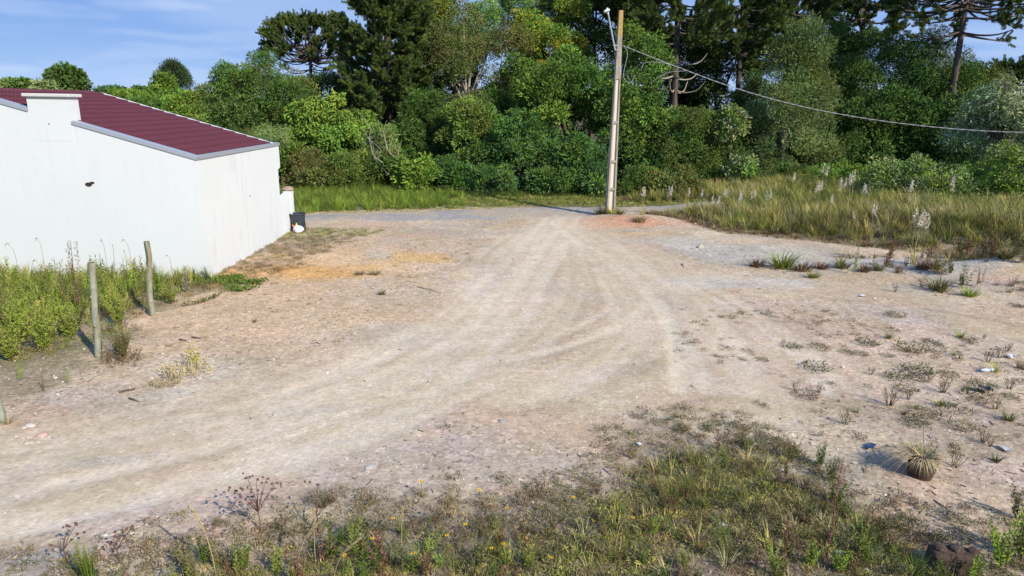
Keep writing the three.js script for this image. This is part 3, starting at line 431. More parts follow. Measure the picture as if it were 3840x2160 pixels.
// a broad-leaved tree: crown of many lobes carried by a forked trunk
function broadleaf(name, label, category, group, x, y, z, rx, ry, o = {}) {
  const seed = treeSeed++, r = rng(seed * 7 + 3), pal = PAL[o.pal || 'green'], kind = SPRAY[o.leaf || 'mid'], rz = o.rz || Math.min(rx, 2.6) * 0.9, g0 = height(x, z);
  const g = thing(name, label, category, [x, g0, z], 0, group); const cy = y - g0, lobR = o.lobe || clamp(0.34 * Math.min(rx, ry), 0.4, 1.05), dens = o.dens || 1;
  const lobes = [], nl = Math.round(clamp((rx * ry * 2 + rx * rz) / (lobR * lobR) * 0.95, 7, 80));
  for (let i = 0; i < nl; i++) {
    const d = rdir(r, 0.15), q = Math.pow(0.3 + 0.7 * r(), 0.4), tp = o.cone ? mix(1.25, 0.1, clamp((d.y * q + 1) / 2)) : 1;
    const e = 0.80 + 0.62 * vn(d.x * 2.2 + seed * 3, d.y * 2.2 + d.z * 1.3 + 9);
    const L = lobR * (0.5 + 0.95 * r() * r() + 0.25 * r()); lobes.push([V(d.x * q * (rx * 1.0 - L * 0.6) * tp * e, cy + d.y * q * (ry - L * 0.5) * e, d.z * q * Math.max(0.3, rz - L * 0.6) * tp * e), L, 0.78 + 0.44 * r(), (r() - 0.5) * 0.3]);
  }
  const one = kind[seed % kind.length], list = [], sc = o.size || 1;
  for (const [c, L, kb, kw] of lobes) {
    const n = Math.round(clamp(L * L * 54 * dens / (sc * sc), 8, 90));
    for (let i = 0; i < n; i++) {
      const d = rdir(r, 0.25), p = c.clone().addScaledVector(V(d.x, d.y * 0.85, d.z), L * Math.pow(0.35 + 0.65 * r(), 0.5) * (r() < 0.14 ? 1.1 + 0.35 * r() : 1)); if (p.y < 0.05) continue;
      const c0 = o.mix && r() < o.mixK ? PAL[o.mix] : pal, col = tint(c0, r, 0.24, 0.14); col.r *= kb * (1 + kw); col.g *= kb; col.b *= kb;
      list.push({ m: mat4(p, d.add(V(0, 0.5, 0)).normalize(), r() * 6.28, sc * (0.55 + 0.8 * r())), c: col });
    }
    // shoots that break the outline
    if (r() < (o.shoots || 0.55)) { const d = rdir(r, 0.5), e = c.clone(), s0 = L * 0.8, s1 = L * (1.3 + 0.7 * r()); for (let i = 0; i < 5; i++) { const p = e.clone().addScaledVector(d, mix(s0, s1, i / 4)).add(rdir(r).multiplyScalar(0.08)), col = tint(pal, r, 0.24, 0.14); list.push({ m: mat4(p, d.clone().add(V(0, 0.3, 0)).normalize(), r() * 6.28, sc * (0.62 - 0.08 * i)), c: col }); } }
  }
  scatter('crown', one, leafMat, list, g);
  // trunk and limbs
  const tb = o.bark || bark, tr = o.trunkR || clamp(0.05 * ry + 0.02, 0.03, 0.22), top = V((r() - 0.5) * 0.4 * rx, cy + ry * 0.2, 0), low = Math.max(0.2, cy - ry * 0.75);
  const tk = part('trunk', limb([V(0, -0.1, 0), V(top.x * 0.2, low * 0.6 + 0.1, 0), V(top.x * 0.5, low + (top.y - low) * 0.4, 0), top], tr, tr * 0.35, 8, 12), tb, g);
  for (let i = 0; i < (o.limbs ?? 4); i++) { const L = lobes[(r() * lobes.length) | 0][0], s = V(top.x * 0.4, low + (top.y - low) * (0.1 + 0.5 * r()), 0); part('limb', limb([s, s.clone().lerp(L, 0.5).add(V(0, 0.15, 0)), L], tr * 0.5, tr * 0.15, 6, 8), tb, tk); }
  return g;
}
// needle brush of the monkey-puzzle pines
function brushGeo(seed, n = 150, len = 0.72, nl = 0.17, nw = 0.034) {
  const r = rng(seed), t = new Tris();
  for (let i = 0; i < n; i++) { const s = i / n, a = r() * 6.283, p = V(0.06 * (r() - 0.5), s * len, 0.06 * (r() - 0.5)), d = V(Math.cos(a), 0.45 + 0.8 * s, Math.sin(a)).normalize(); t.leaf(p, d, perp(d, r), nl * (0.8 + 0.5 * r()), nw, 0.1); }
  return t.geo();
}
const BRUSH = [brushGeo(21)];
const pineTone = [0.070, 0.112, 0.030], pineTone2 = [0.135, 0.180, 0.040];
// whorls: [height, length of boughs, how many, lift of the tip, tufts on each]
function araucaria(label, x, z, h, trunkR, whorls, o = {}) {
  const seed = treeSeed++, r = rng(seed * 11 + 1), g0 = height(x, z), g = thing('araucaria', label, 'tree', [x, g0, z], 0, 'araucaria pines of the wood');
  const list = [], lean = o.lean || 0, sc = o.tuft || 1;
  const tk = part('trunk', limb([V(0, -0.2, 0), V(lean * 0.3, h * 0.35, 0), V(lean * 0.7, h * 0.7, 0), V(lean, h, 0)], trunkR, trunkR * 0.4, 10, 16), bark, g);
  for (const [y, len, n, lift, tufts, bare] of whorls) {
    const a0 = r() * 6.283;
    for (let i = 0; i < n; i++) {
      const a = a0 + i / n * 6.283 + (r() - 0.5) * 0.5, L = len * (0.8 + 0.4 * r()), c = Math.cos(a), s = Math.sin(a), lx = lean * y / h, yy = y + (r() - 0.5) * 0.3, sag = -L * 0.10 * (r() + 0.3);
      const p0 = V(lx, yy, 0), p1 = V(lx + c * L * 0.4, yy + sag, s * L * 0.4), p2 = V(lx + c * L * 0.78, yy + lift * 0.35 + sag, s * L * 0.78), p3 = V(lx + c * L, yy + lift, s * L);
      part('bough', limb([p0, p1, p2, p3], 0.055 * (o.bough || 1), 0.022 * (o.bough || 1), 5, 8), bare ? barkPale : bark, tk);
      if (bare) continue;
      const cv = new THREE.CatmullRomCurve3([p0, p1, p2, p3]);
      for (let k = 0; k < tufts * (o.more || 2.2); k++) {
        const t = 1 - (o.along || 0.3) * Math.pow(r(), 1.3), q = cv.getPoint(clamp(t)); q.add(rdir(r).multiplyScalar(0.28 * sc));
        const d = V(c * 0.8, 0.55 + 0.35 * lift / (L + 0.1), s * 0.8).add(rdir(r).multiplyScalar(0.75)).normalize();
        list.push({ m: mat4(q, d, r() * 6.28, sc * (0.7 + 0.5 * r())), c: tint(r() < 0.5 ? pineTone2 : pineTone, r, 0.25, 0.1) });
      }
    }
  }
  scatter('crown', BRUSH[0], leafMat, list, g); return g;
}
const WOOD = 'broadleaf trees of the wood', UNDER = 'shrubs along the wood edge', FAR = 'distant trees beyond the roof';
const bl = (label, [x, y, z, rx, ry], o) => broadleaf('broadleaf_tree', label, 'tree', WOOD, x, y, z, rx * 1.24, ry * 1.12, o);
const sh = (label, [x, y, z, rx, ry], o) => broadleaf('shrub', label, 'shrub', UNDER, x, y, z, rx * 1.2, ry * 1.1, { limbs: 2, shoots: 1.4, dens: 0.85, ...o });
// front and middle ranks, left to right
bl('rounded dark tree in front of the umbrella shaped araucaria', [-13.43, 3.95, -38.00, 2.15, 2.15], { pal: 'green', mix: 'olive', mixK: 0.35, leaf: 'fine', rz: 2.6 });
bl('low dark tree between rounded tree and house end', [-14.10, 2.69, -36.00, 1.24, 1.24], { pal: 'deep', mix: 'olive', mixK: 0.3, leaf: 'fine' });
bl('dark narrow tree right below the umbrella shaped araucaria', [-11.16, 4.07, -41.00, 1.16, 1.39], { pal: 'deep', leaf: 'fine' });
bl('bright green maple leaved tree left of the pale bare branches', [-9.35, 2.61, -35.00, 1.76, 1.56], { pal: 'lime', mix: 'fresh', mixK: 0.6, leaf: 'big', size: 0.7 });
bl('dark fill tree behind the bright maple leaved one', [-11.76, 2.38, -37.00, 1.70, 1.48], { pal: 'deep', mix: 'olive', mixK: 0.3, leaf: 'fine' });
bl('olive brown tree with bare twigs showing in its crown', [-3.04, 5.50, -41.00, 2.87, 3.22], { pal: 'olive', mix: 'brown', mixK: 0.35, leaf: 'fine', bark: barkPale, limbs: 14, dens: 0.8, trunkR: 0.16 });
bl('light green tree whose top rises behind the olive brown tree', [-2.52, 9.01, -46.00, 2.91, 2.27], { pal: 'fresh', mix: 'pale', mixK: 0.25, leaf: 'fine' });
bl('yellow flowering tree above the dark cone shaped araucaria', [-7.13, 10.07, -45.00, 2.45, 1.35], { pal: 'olive', mix: 'yellow', mixK: 0.38, leaf: 'mid' });
bl('golden leaved tree left of the lamp arm', [2.11, 7.43, -44.00, 2.07, 2.32], { pal: 'yellow', mix: 'fresh', mixK: 0.5, leaf: 'mid', size: 0.9 });
bl('tall dark olive tree rising behind the street lamp', [5.14, 9.77, -47.00, 3.47, 2.70], { pal: 'olive', mix: 'deep', mixK: 0.4, leaf: 'mid', limbs: 8 });
bl('pale thin topped tree against the sky beside the golden tree', [1.23, 10.05, -50.00, 1.23, 1.64], { pal: 'pale', mix: 'green', mixK: 0.4, leaf: 'feather', dens: 0.6 });
bl('large green tree just left of the concrete pole', [3.12, 3.54, -38.00, 2.59, 2.81], { pal: 'green', mix: 'fresh', mixK: 0.4, leaf: 'mid', lobe: 0.85 });
bl('green round crowned tree behind the concrete pole', [6.18, 5.03, -37.50, 1.69, 2.42], { pal: 'green', mix: 'fresh', mixK: 0.35, leaf: 'mid', lobe: 0.75 });
bl('green tree below the golden leaved one', [0.31, 4.22, -39.50, 1.67, 2.12], { pal: 'green', mix: 'fresh', mixK: 0.3, leaf: 'mid' });
bl('yellowish green tree at the middle of the wood edge', [-2.05, 2.19, -36.00, 1.34, 1.86], { pal: 'olive', mix: 'fresh', mixK: 0.5, leaf: 'mid', lobe: 0.55 });
bl('dark green tree with low skirts at the middle of wood edge', [0.13, 1.39, -35.00, 1.92, 1.72], { pal: 'green', mix: 'blue', mixK: 0.35, leaf: 'mid', lobe: 0.6 });
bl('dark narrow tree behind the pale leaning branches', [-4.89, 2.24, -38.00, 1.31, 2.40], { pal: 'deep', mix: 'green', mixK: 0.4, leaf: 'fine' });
bl('dark green tree left of the pole foot', [3.14, 0.99, -34.50, 1.50, 1.40], { pal: 'blue', mix: 'green', mixK: 0.5, leaf: 'mid', lobe: 0.55 });
bl('dense green tree right of the pole at mid height', [6.72, 2.34, -36.00, 1.55, 1.96], { pal: 'green', mix: 'fresh', mixK: 0.3, leaf: 'mid', lobe: 0.6 });
bl('olive hanging tree beneath the bare araucaria trunk', [8.90, 1.90, -35.50, 2.14, 1.74], { pal: 'olive', mix: 'green', mixK: 0.5, leaf: 'fine', lobe: 0.55 });
bl('tall pointed feathery tree right of the bare araucaria trunk', [14.55, 3.96, -37.00, 2.62, 4.30], { pal: 'olive', mix: 'pale', mixK: 0.4, leaf: 'feather', cone: true, rz: 2.4, lobe: 0.75, dens: 1.1 });
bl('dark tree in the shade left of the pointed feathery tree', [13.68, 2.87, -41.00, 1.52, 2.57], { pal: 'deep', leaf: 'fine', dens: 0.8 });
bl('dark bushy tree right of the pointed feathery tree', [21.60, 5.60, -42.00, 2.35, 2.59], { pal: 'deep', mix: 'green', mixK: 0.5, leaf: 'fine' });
bl('green tree peeping above the pointed feathery tree', [18.97, 7.13, -44.00, 1.71, 2.20], { pal: 'green', mix: 'deep', mixK: 0.3, leaf: 'fine' });
bl('thin pale topped tree left of the tall lone araucaria', [25.72, 6.31, -44.00, 1.47, 2.09], { pal: 'olive', mix: 'pale', mixK: 0.3, leaf: 'feather', dens: 0.75 });
bl('dull green tree at the foot of the tall lone araucaria', [26.58, 4.78, -42.00, 2.01, 2.01], { pal: 'green', mix: 'olive', mixK: 0.5, leaf: 'fine' });
bl('dark dense tree under the hanging cable', [20.04, 2.35, -38.00, 2.29, 2.07], { pal: 'deep', mix: 'green', mixK: 0.5, leaf: 'mid' });
bl('dark dense tree left of the silvery leaved one', [22.66, 2.55, -37.00, 2.01, 2.01], { pal: 'green', mix: 'deep', mixK: 0.45, leaf: 'mid' });
bl('silvery grey leaved tree at the right edge', [21.64, 3.30, -31.00, 1.50, 1.68], { pal: 'silver', mix: 'pale', mixK: 0.3, leaf: 'droop', rz: 1.6 });
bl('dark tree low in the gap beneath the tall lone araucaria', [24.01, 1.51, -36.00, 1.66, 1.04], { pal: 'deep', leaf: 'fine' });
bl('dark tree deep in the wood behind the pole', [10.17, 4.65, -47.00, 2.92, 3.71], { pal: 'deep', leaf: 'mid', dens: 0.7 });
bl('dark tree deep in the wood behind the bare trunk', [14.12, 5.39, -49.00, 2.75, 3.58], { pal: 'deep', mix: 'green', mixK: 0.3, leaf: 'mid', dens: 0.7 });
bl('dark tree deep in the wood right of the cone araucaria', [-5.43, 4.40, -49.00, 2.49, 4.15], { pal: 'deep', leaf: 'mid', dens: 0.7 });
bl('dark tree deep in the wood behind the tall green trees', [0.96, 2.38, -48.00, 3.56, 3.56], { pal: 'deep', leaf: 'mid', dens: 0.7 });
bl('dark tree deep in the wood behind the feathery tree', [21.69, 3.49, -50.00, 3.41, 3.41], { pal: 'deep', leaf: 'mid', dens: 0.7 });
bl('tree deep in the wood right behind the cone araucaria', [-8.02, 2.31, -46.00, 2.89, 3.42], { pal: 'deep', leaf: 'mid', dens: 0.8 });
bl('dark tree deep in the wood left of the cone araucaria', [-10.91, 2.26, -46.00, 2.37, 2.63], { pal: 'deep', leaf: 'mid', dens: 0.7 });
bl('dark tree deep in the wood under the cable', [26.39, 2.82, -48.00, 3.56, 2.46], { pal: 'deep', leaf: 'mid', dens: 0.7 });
for (let i = 0; i < 17; i++) { const r = rng(3000 + i), u = [[-13.09, 1.07, -37.50, 1.56, 1.34], [-10.95, 0.87, -38.50, 1.60, 1.38], [-8.68, 0.67, -39.50, 1.65, 1.42], [-5.81, 0.74, -37.50, 1.56, 1.35], [-3.46, 0.54, -38.50, 1.61, 1.38], [-0.99, 1.01, -39.50, 1.64, 1.41], [1.49, 1.06, -37.50, 1.56, 1.34], [4.02, 0.87, -38.50, 1.60, 1.38], [6.70, 0.67, -39.50, 1.65, 1.42], [8.75, 1.38, -37.50, 1.56, 1.34], [11.48, 1.19, -38.50, 1.60, 1.38], [14.34, 1.00, -39.50, 1.64, 1.41], [16.06, 1.05, -37.50, 1.56, 1.34], [18.90, 1.52, -38.50, 1.60, 1.37], [21.96, 1.33, -39.50, 1.64, 1.41], [23.29, 1.37, -37.50, 1.56, 1.34], [26.42, 1.19, -38.50, 1.60, 1.38]][i]; broadleaf('understory_shrub', 'understory shrub in the shade behind the wood edge, ' + ORD[i] + ' from the left', 'shrub', 'dark understory of the wood', u[0], u[1], u[2], u[3], u[4], { pal: 'deep', mix: 'green', mixK: 0.3 * r(), leaf: 'mid', dens: 0.7, limbs: 1 }); }  // the darker deep leaf green paints wood shade into these fill shrubs
// araucarias
araucaria('small umbrella shaped araucaria standing against the sky', -15.0, -52, 9.3, 0.19, [[6.4, 2.2, 4, 0.2, 2], [6.9, 2.8, 9, 0.5, 8], [7.1, 3.0, 13, 0.9, 9], [7.4, 2.9, 13, 1.2, 9], [7.7, 2.5, 12, 1.45, 9], [8.1, 2.0, 11, 1.5, 9], [8.5, 1.4, 9, 1.2, 9], [8.9, 0.8, 7, 0.7, 8]], { along: 0.16, tuft: 0.62, more: 3.0 });
araucaria('dense dark cone shaped araucaria left of the olive brown tree', -7.15, -40, 13.5, 0.2, [[1.6, 2.3, 6, 0.3, 7], [2.4, 2.6, 7, 0.4, 9], [3.2, 2.7, 8, 0.5, 10], [4.0, 2.8, 8, 0.6, 11], [4.8, 2.8, 9, 0.6, 11], [5.6, 2.7, 9, 0.6, 11], [6.4, 2.6, 9, 0.6, 11], [7.2, 2.5, 9, 0.6, 11], [8.0, 2.4, 9, 0.6, 11], [8.8, 2.3, 9, 0.6, 11], [9.6, 2.1, 8, 0.7, 10], [10.6, 1.8, 7, 0.7, 9], [11.6, 1.4, 7, 0.7, 8], [12.6, 0.9, 6, 0.6, 7]], { along: 0.92, tuft: 0.66, more: 4.2 });
araucaria('tall araucaria with bare purple grey trunk right of the pole', 9.35, -41, 15.5, 0.24, [[2.9, 1.9, 3, 0.2, 0, 1], [3.9, 2.6, 3, 0.3, 0, 1], [4.9, 1.8, 4, 0.5, 0, 1], [5.6, 1.7, 4, 0.3, 0, 1], [6.4, 1.6, 4, 0.4, 0, 1], [7.3, 2.1, 6, 0.25, 7], [8.0, 2.4, 7, 0.3, 8], [8.7, 2.6, 7, 0.4, 9], [9.4, 2.7, 7, 0.5, 9], [10.3, 2.7, 7, 0.7, 9], [11.4, 2.6, 7, 0.8, 8], [12.6, 2.3, 7, 0.9, 8], [13.8, 1.8, 6, 0.9, 8], [14.8, 1.2, 5, 0.7, 8]], { along: 0.6, tuft: 0.85, lean: -0.5 });
araucaria('araucaria with drooping dark boughs left of the feathery tree', 14.3, -45, 15, 0.2, [[3.2, 1.5, 3, 0.2, 0, 1], [4.6, 1.8, 4, 0.3, 0, 1], [6.0, 2.0, 5, 0.3, 6], [6.8, 2.4, 7, 0.3, 8], [7.7, 2.6, 7, 0.4, 9], [8.6, 2.7, 8, 0.5, 9], [9.5, 2.7, 8, 0.5, 9], [10.5, 2.6, 7, 0.6, 9], [11.6, 2.3, 7, 0.7, 8], [13.0, 1.8, 6, 0.7, 8], [14.3, 1.0, 5, 0.6, 7]], { along: 0.7, tuft: 0.9, lean: -0.6 });
araucaria('dark araucaria behind the bare trunk, crown cut by frame top', 18.2, -48, 16, 0.22, [[7.4, 2.2, 5, 0.3, 5, 0], [8.6, 2.7, 7, 0.4, 8], [9.6, 2.9, 8, 0.5, 9], [10.6, 2.9, 8, 0.6, 9], [11.8, 2.7, 7, 0.7, 9], [13.2, 2.2, 7, 0.8, 8], [14.8, 1.4, 6, 0.8, 8]], { along: 0.65 });
araucaria('slim araucaria with open boughs left of the tall lone one', 23.9, -50, 14, 0.16, [[8.2, 1.8, 5, 0.2, 4], [8.9, 2.0, 6, 0.3, 6], [9.7, 2.2, 7, 0.5, 8], [10.5, 2.3, 8, 0.7, 9], [11.5, 2.1, 7, 0.8, 9], [12.6, 1.6, 7, 0.9, 9], [13.6, 0.9, 5, 0.6, 8]], { along: 0.5, tuft: 0.9 });
araucaria('tall lone araucaria with long level boughs, trunk against the sky', 24.75, -40, 13.5, 0.23, [[7.6, 3.2, 4, -0.2, 2], [8.4, 2.0, 3, -0.4, 6], [8.8, 3.6, 6, 0.15, 5], [9.1, 4.0, 8, 0.3, 6], [9.4, 4.2, 8, 0.5, 7], [9.8, 4.1, 8, 0.9, 8], [10.4, 3.8, 8, 1.2, 9], [11.2, 3.2, 8, 1.4, 9], [12.2, 2.2, 7, 1.3, 9], [13.0, 1.2, 6, 0.8, 8]], { along: 0.42, tuft: 0.85, lean: -0.3, bough: 1.3 });
araucaria('far araucaria crown showing above the silvery tree', 39.2, -56, 7.6, 0.2, [[4.6, 3.0, 8, 0.9, 9], [5.2, 2.9, 8, 1.1, 9], [5.8, 2.4, 8, 1.1, 9], [6.4, 1.8, 7, 0.9, 9], [7.0, 1.0, 6, 0.5, 8]], { along: 0.35, tuft: 1.0 });
araucaria('dark araucaria crown right behind the pole tip', 7.0, -46, 15.5, 0.2, [[9.4, 1.6, 6, 0.3, 8], [10.2, 1.9, 8, 0.4, 9], [11.0, 2.0, 8, 0.5, 9], [12.0, 1.9, 7, 0.6, 9], [13.2, 1.6, 7, 0.7, 8], [14.6, 1.0, 6, 0.6, 8]], { along: 0.7 });
// shrubs along the edge of the wood
sh('leafy shrub close behind the house end wall', [-11.22, 1.54, -33.00, 0.86, 1.05], { pal: 'fresh', mix: 'olive', mixK: 0.4, leaf: 'mid' });
sh('pale leaved shrub showing over the roof corner', [-10.41, 2.51, -30.00, 0.60, 0.38], { pal: 'pale', mix: 'fresh', mixK: 0.4, leaf: 'droop', size: 0.6 });
sh('brownish tangled shrub right of the house end', [-9.65, 0.72, -33.00, 1.19, 0.96], { pal: 'brown', mix: 'olive', mixK: 0.5, leaf: 'fine', lobe: 0.45 });
sh('olive tangled shrub left of the leaning pale branches', [-8.12, 0.55, -33.00, 1.15, 0.92], { pal: 'olive', mix: 'fresh', mixK: 0.35, leaf: 'fine', lobe: 0.45 });
sh('green shrub at the foot of the leaning pale branches', [-6.68, 0.72, -33.50, 1.17, 1.07], { pal: 'green', mix: 'olive', mixK: 0.4, leaf: 'mid', lobe: 0.45 });
sh('pale green sapling top behind the leaning pale branches', [-6.82, 2.19, -34.50, 0.83, 0.79], { pal: 'pale', mix: 'fresh', mixK: 0.6, leaf: 'mid', size: 0.8, dens: 0.5 });
sh('bright broad leaved shrub beside the grass verge', [-4.60, 0.65, -32.30, 0.98, 0.79], { pal: 'lime', mix: 'fresh', mixK: 0.5, leaf: 'big', size: 0.6, lobe: 0.4 });
sh('dark shrub right of the bright broad leaved shrub', [-2.98, 0.49, -33.50, 1.07, 0.88], { pal: 'green', mix: 'blue', mixK: 0.5, leaf: 'mid', lobe: 0.4 });
sh('bluish green shrub at the wood edge left of the middle', [-1.11, 0.45, -33.00, 0.96, 0.69], { pal: 'blue', mix: 'fresh', mixK: 0.3, leaf: 'fine', lobe: 0.4 });
sh('small green shrub in the middle of the wood edge', [2.06, 0.41, -32.80, 0.86, 0.61], { pal: 'green', mix: 'blue', mixK: 0.4, leaf: 'mid', lobe: 0.38 });
sh('small shrub just left of the pole foot', [3.90, 0.38, -33.00, 0.77, 0.62], { pal: 'blue', mix: 'fresh', mixK: 0.3, leaf: 'mid', lobe: 0.38 });
sh('round olive shrub right of the pole foot', [7.53, 0.50, -32.50, 1.17, 0.72], { pal: 'olive', mix: 'brown', mixK: 0.3, leaf: 'fine', lobe: 0.42 });
sh('low green shrub between pole foot and olive shrub', [5.91, 0.51, -33.00, 0.87, 0.67], { pal: 'green', mix: 'olive', mixK: 0.4, leaf: 'fine', lobe: 0.4 });
sh('dark shrub in the shade below the pale sapling', [11.23, 0.49, -34.00, 1.09, 0.75], { pal: 'deep', mix: 'blue', mixK: 0.4, leaf: 'fine', lobe: 0.42 });
sh('dark shrub at the foot of the feathery tree', [13.80, 0.53, -34.00, 1.38, 0.69], { pal: 'green', mix: 'olive', mixK: 0.4, leaf: 'fine', lobe: 0.42 });
sh('green shrub rising behind the plume grass', [15.19, 0.90, -31.00, 1.26, 0.72], { pal: 'lime', mix: 'fresh', mixK: 0.4, leaf: 'fine', lobe: 0.42 });
sh('upright yellowish green shrub amid the tall grass', [15.50, 1.10, -27.50, 1.12, 0.99], { pal: 'pale', mix: 'lime', mixK: 0.5, leaf: 'fine', lobe: 0.42 });
sh('green shrub right of the upright yellowish one', [16.67, 1.06, -26.50, 1.16, 0.80], { pal: 'lime', mix: 'pale', mixK: 0.5, leaf: 'fine', lobe: 0.42 });
sh('bright yellow green shrub below the silvery tree', [18.72, 1.76, -26.00, 0.98, 0.93], { pal: 'lime', mix: 'pale', mixK: 0.4, leaf: 'fine', lobe: 0.42 });
sh('dark shrub between silvery tree and upright shrub', [20.62, 1.26, -31.00, 0.99, 0.63], { pal: 'deep', mix: 'green', mixK: 0.4, leaf: 'fine' });
{ // pale bare branches leaning out of the wood edge
  const b = (label, pts, r) => { const o = pts[0], t = thing('dead_branch', label, 'branch', [o.x, o.y, o.z], 0, 'pale dead branches at the wood edge'), q = pts.map(p => p.clone().sub(o)), rr = rng(Math.round(r * 9999)); part('stem', limb(q, r, r * 0.4, 6, 12), barkPale, t); for (let i = 1; i < q.length; i++) part('twig', limb([q[i], q[i].clone().add(V((rr() - 0.5) * 0.7, 0.35, 0.1)), q[i].clone().add(V((rr() - 0.5) * 1.2, 0.8 + 0.4 * rr(), 0.15))], r * 0.45, r * 0.15, 5, 6), barkPale, t); };
  b('pale dead branch leaning left, longest of the leaning three', [V(-5.75, 0.64, -32.6), V(-6.39, 1.28, -32.6), V(-6.73, 1.82, -32.8), V(-6.93, 2.55, -33)], 0.035);
  b('pale dead branch leaning right with forked end', [V(-5.02, 1.09, -32.9), V(-5.47, 1.52, -32.8), V(-5.93, 1.83, -32.8), V(-6.18, 2.47, -33)], 0.045);
  b('short pale dead branch between the two leaning ones', [V(-6.16, 1.36, -32.4), V(-6.43, 1.58, -32.4), V(-6.65, 1.79, -32.4)], 0.03);
}
{ // slender large-leaved sapling in front of the dark gap
  const t = broadleaf('sapling', 'slender sapling with large pale leaves before the dark gap', 'tree', 'saplings at the wood edge', 10.63, 3.42, -34.00, 0.81, 0.81, { pal: 'silver', mix: 'fresh', mixK: 0.5, leaf: 'big', size: 0.6, lobe: 0.34, dens: 0.8, limbs: 3, trunkR: 0.035, bark: barkPale });
  broadleaf('sapling', 'low sapling with large pale leaves under the slender one', 'tree', 'saplings at the wood edge', 11.13, 1.41, -33.50, 0.70, 0.58, { pal: 'silver', mix: 'fresh', mixK: 0.6, leaf: 'big', size: 0.6, lobe: 0.34, limbs: 3, trunkR: 0.03, bark: barkPale });
}
// far trees over the roof, on the left horizon
const ft = (label, T, o) => broadleaf('far_tree', label, 'tree', FAR, ...T, { limbs: 0, ...o });
ft('dark domed tree on the horizon above the parapet block', [-69.85, 6.24, -110.00, 2.35, 1.61], { pal: 'deep', leaf: 'big', size: 2.2, dens: 1.2 });
ft('pale green bush top left of the domed horizon tree', [-59.70, 5.09, -90.00, 1.12, 0.46], { pal: 'pale', leaf: 'big', size: 1.8 });
ft('low tree top at the left end of the ridge', [-84.46, 5.51, -120.00, 1.89, 0.61], { pal: 'green', mix: 'pale', mixK: 0.3, leaf: 'big', size: 2 });
ft('dark low crown just left of the parapet block', [-88.35, 5.10, -130.00, 1.17, 0.44], { pal: 'deep', leaf: 'big', size: 2 });
ft('bright green pyramid tree between roof and cypresses', [-34.84, 4.48, -70.00, 2.45, 1.82], { pal: 'fresh', mix: 'green', mixK: 0.4, leaf: 'mid', size: 1.6, cone: true });
ft('dark flat topped pine behind the bright pyramid tree', [-45.83, 6.97, -95.00, 1.81, 1.17], { pal: 'cypress', leaf: 'feather', size: 2.2, cone: true });
ft('light green trees row, crown just over the roof edge', [-36.55, 3.79, -66.00, 1.79, 0.67], { pal: 'lime', mix: 'green', mixK: 0.4, leaf: 'mid', size: 1.5 });
ft('low green crown beside the coping, below the pyramid tree', [-32.24, 3.17, -62.00, 1.76, 0.88], { pal: 'fresh', mix: 'green', mixK: 0.5, leaf: 'mid', size: 1.5 });
ft('yellowish green tree left of the cypresses', [-27.24, 2.81, -58.00, 1.39, 1.32], { pal: 'lime', mix: 'olive', mixK: 0.4, leaf: 'mid', size: 1.4 });
ft('dark green round tree right of the cypresses', [-34.17, 3.13, -80.00, 1.27, 1.23], { pal: 'green', mix: 'deep', mixK: 0.4, leaf: 'mid', size: 1.8 });
ft('green tree low behind the cypresses', [-25.85, 2.14, -60.00, 1.37, 1.03], { pal: 'fresh', mix: 'green', mixK: 0.5, leaf: 'mid', size: 1.4 });
ft('dull green bush above the middle of the roof coping', [-22.16, 2.05, -50.00, 1.14, 0.63], { pal: 'olive', mix: 'lime', mixK: 0.4, leaf: 'mid', size: 1.2 });
ft('olive bush above the low end of the roof coping', [-16.97, 1.96, -42.00, 1.08, 0.60], { pal: 'olive', mix: 'deep', mixK: 0.4, leaf: 'mid' });
ft('hazy low crown on the horizon left of the pyramid tree', [-91.43, 4.47, -160.00, 2.71, 0.72], { pal: 'blue', leaf: 'big', size: 3 });
ft('tiny far crown behind the light green row', [-79.98, 4.88, -150.00, 0.85, 0.51], { pal: 'blue', leaf: 'big', size: 2.4 });
ft('far dark crown right of the light green row', [-64.63, 3.94, -140.00, 1.11, 0.79], { pal: 'deep', leaf: 'big', size: 2.4 });
ft('far hazy trees crown between cypress and wood', [-61.26, 3.07, -150.00, 1.87, 1.19], { pal: 'blue', leaf: 'big', size: 3 });
for (const [label, T] of [['taller of the two slim dark cypresses on the horizon', [-38.17, 3.69, -85.00, 0.29, 1.73]], ['shorter of the two slim dark cypresses on the horizon', [-38.20, 3.50, -86.00, 0.24, 1.36]]]) ft(label, T, { pal: 'cypress', leaf: 'fine', size: 1.3, rz: 0.4, lobe: 0.22, cone: true, dens: 2 });
{ // far white building and a roof among the far trees
  const b = thing('far_building', 'tiny white building far off beside the wood', 'building', [-57.9, 0, -140]); part('wall', box(3.0, 4.4, 3, 0, 2.2, 0), M(0.62, 0.62, 0.62, 0.9), b); part('roof', box(3.4, 0.3, 3.4, 0, 4.55, 0), M(0.4, 0.38, 0.36, 0.9), b); for (let i = 0; i < 2; i++) part('window', box(0.9, 0.8, 0.05, -0.7 + i * 1.4, 3.4, 1.53), M(0.08, 0.09, 0.1, 0.3), b);
  const h = thing('far_roof_house', 'low house with pinkish roof half hidden by the wood', 'house', [-24.9, 0, -58]); part('wall', box(4, 2.4, 3, 0, 1.2, 0), M(0.55, 0.54, 0.52, 0.9), h); part('roof', box(4.4, 0.12, 3.4, 0, 2.47, 0), M(0.42, 0.28, 0.25, 0.9), h); part('antenna', box(0.05, 0.5, 0.05, 1.0, 2.78, 0), M(0.6, 0.6, 0.6, 0.5), h);
}

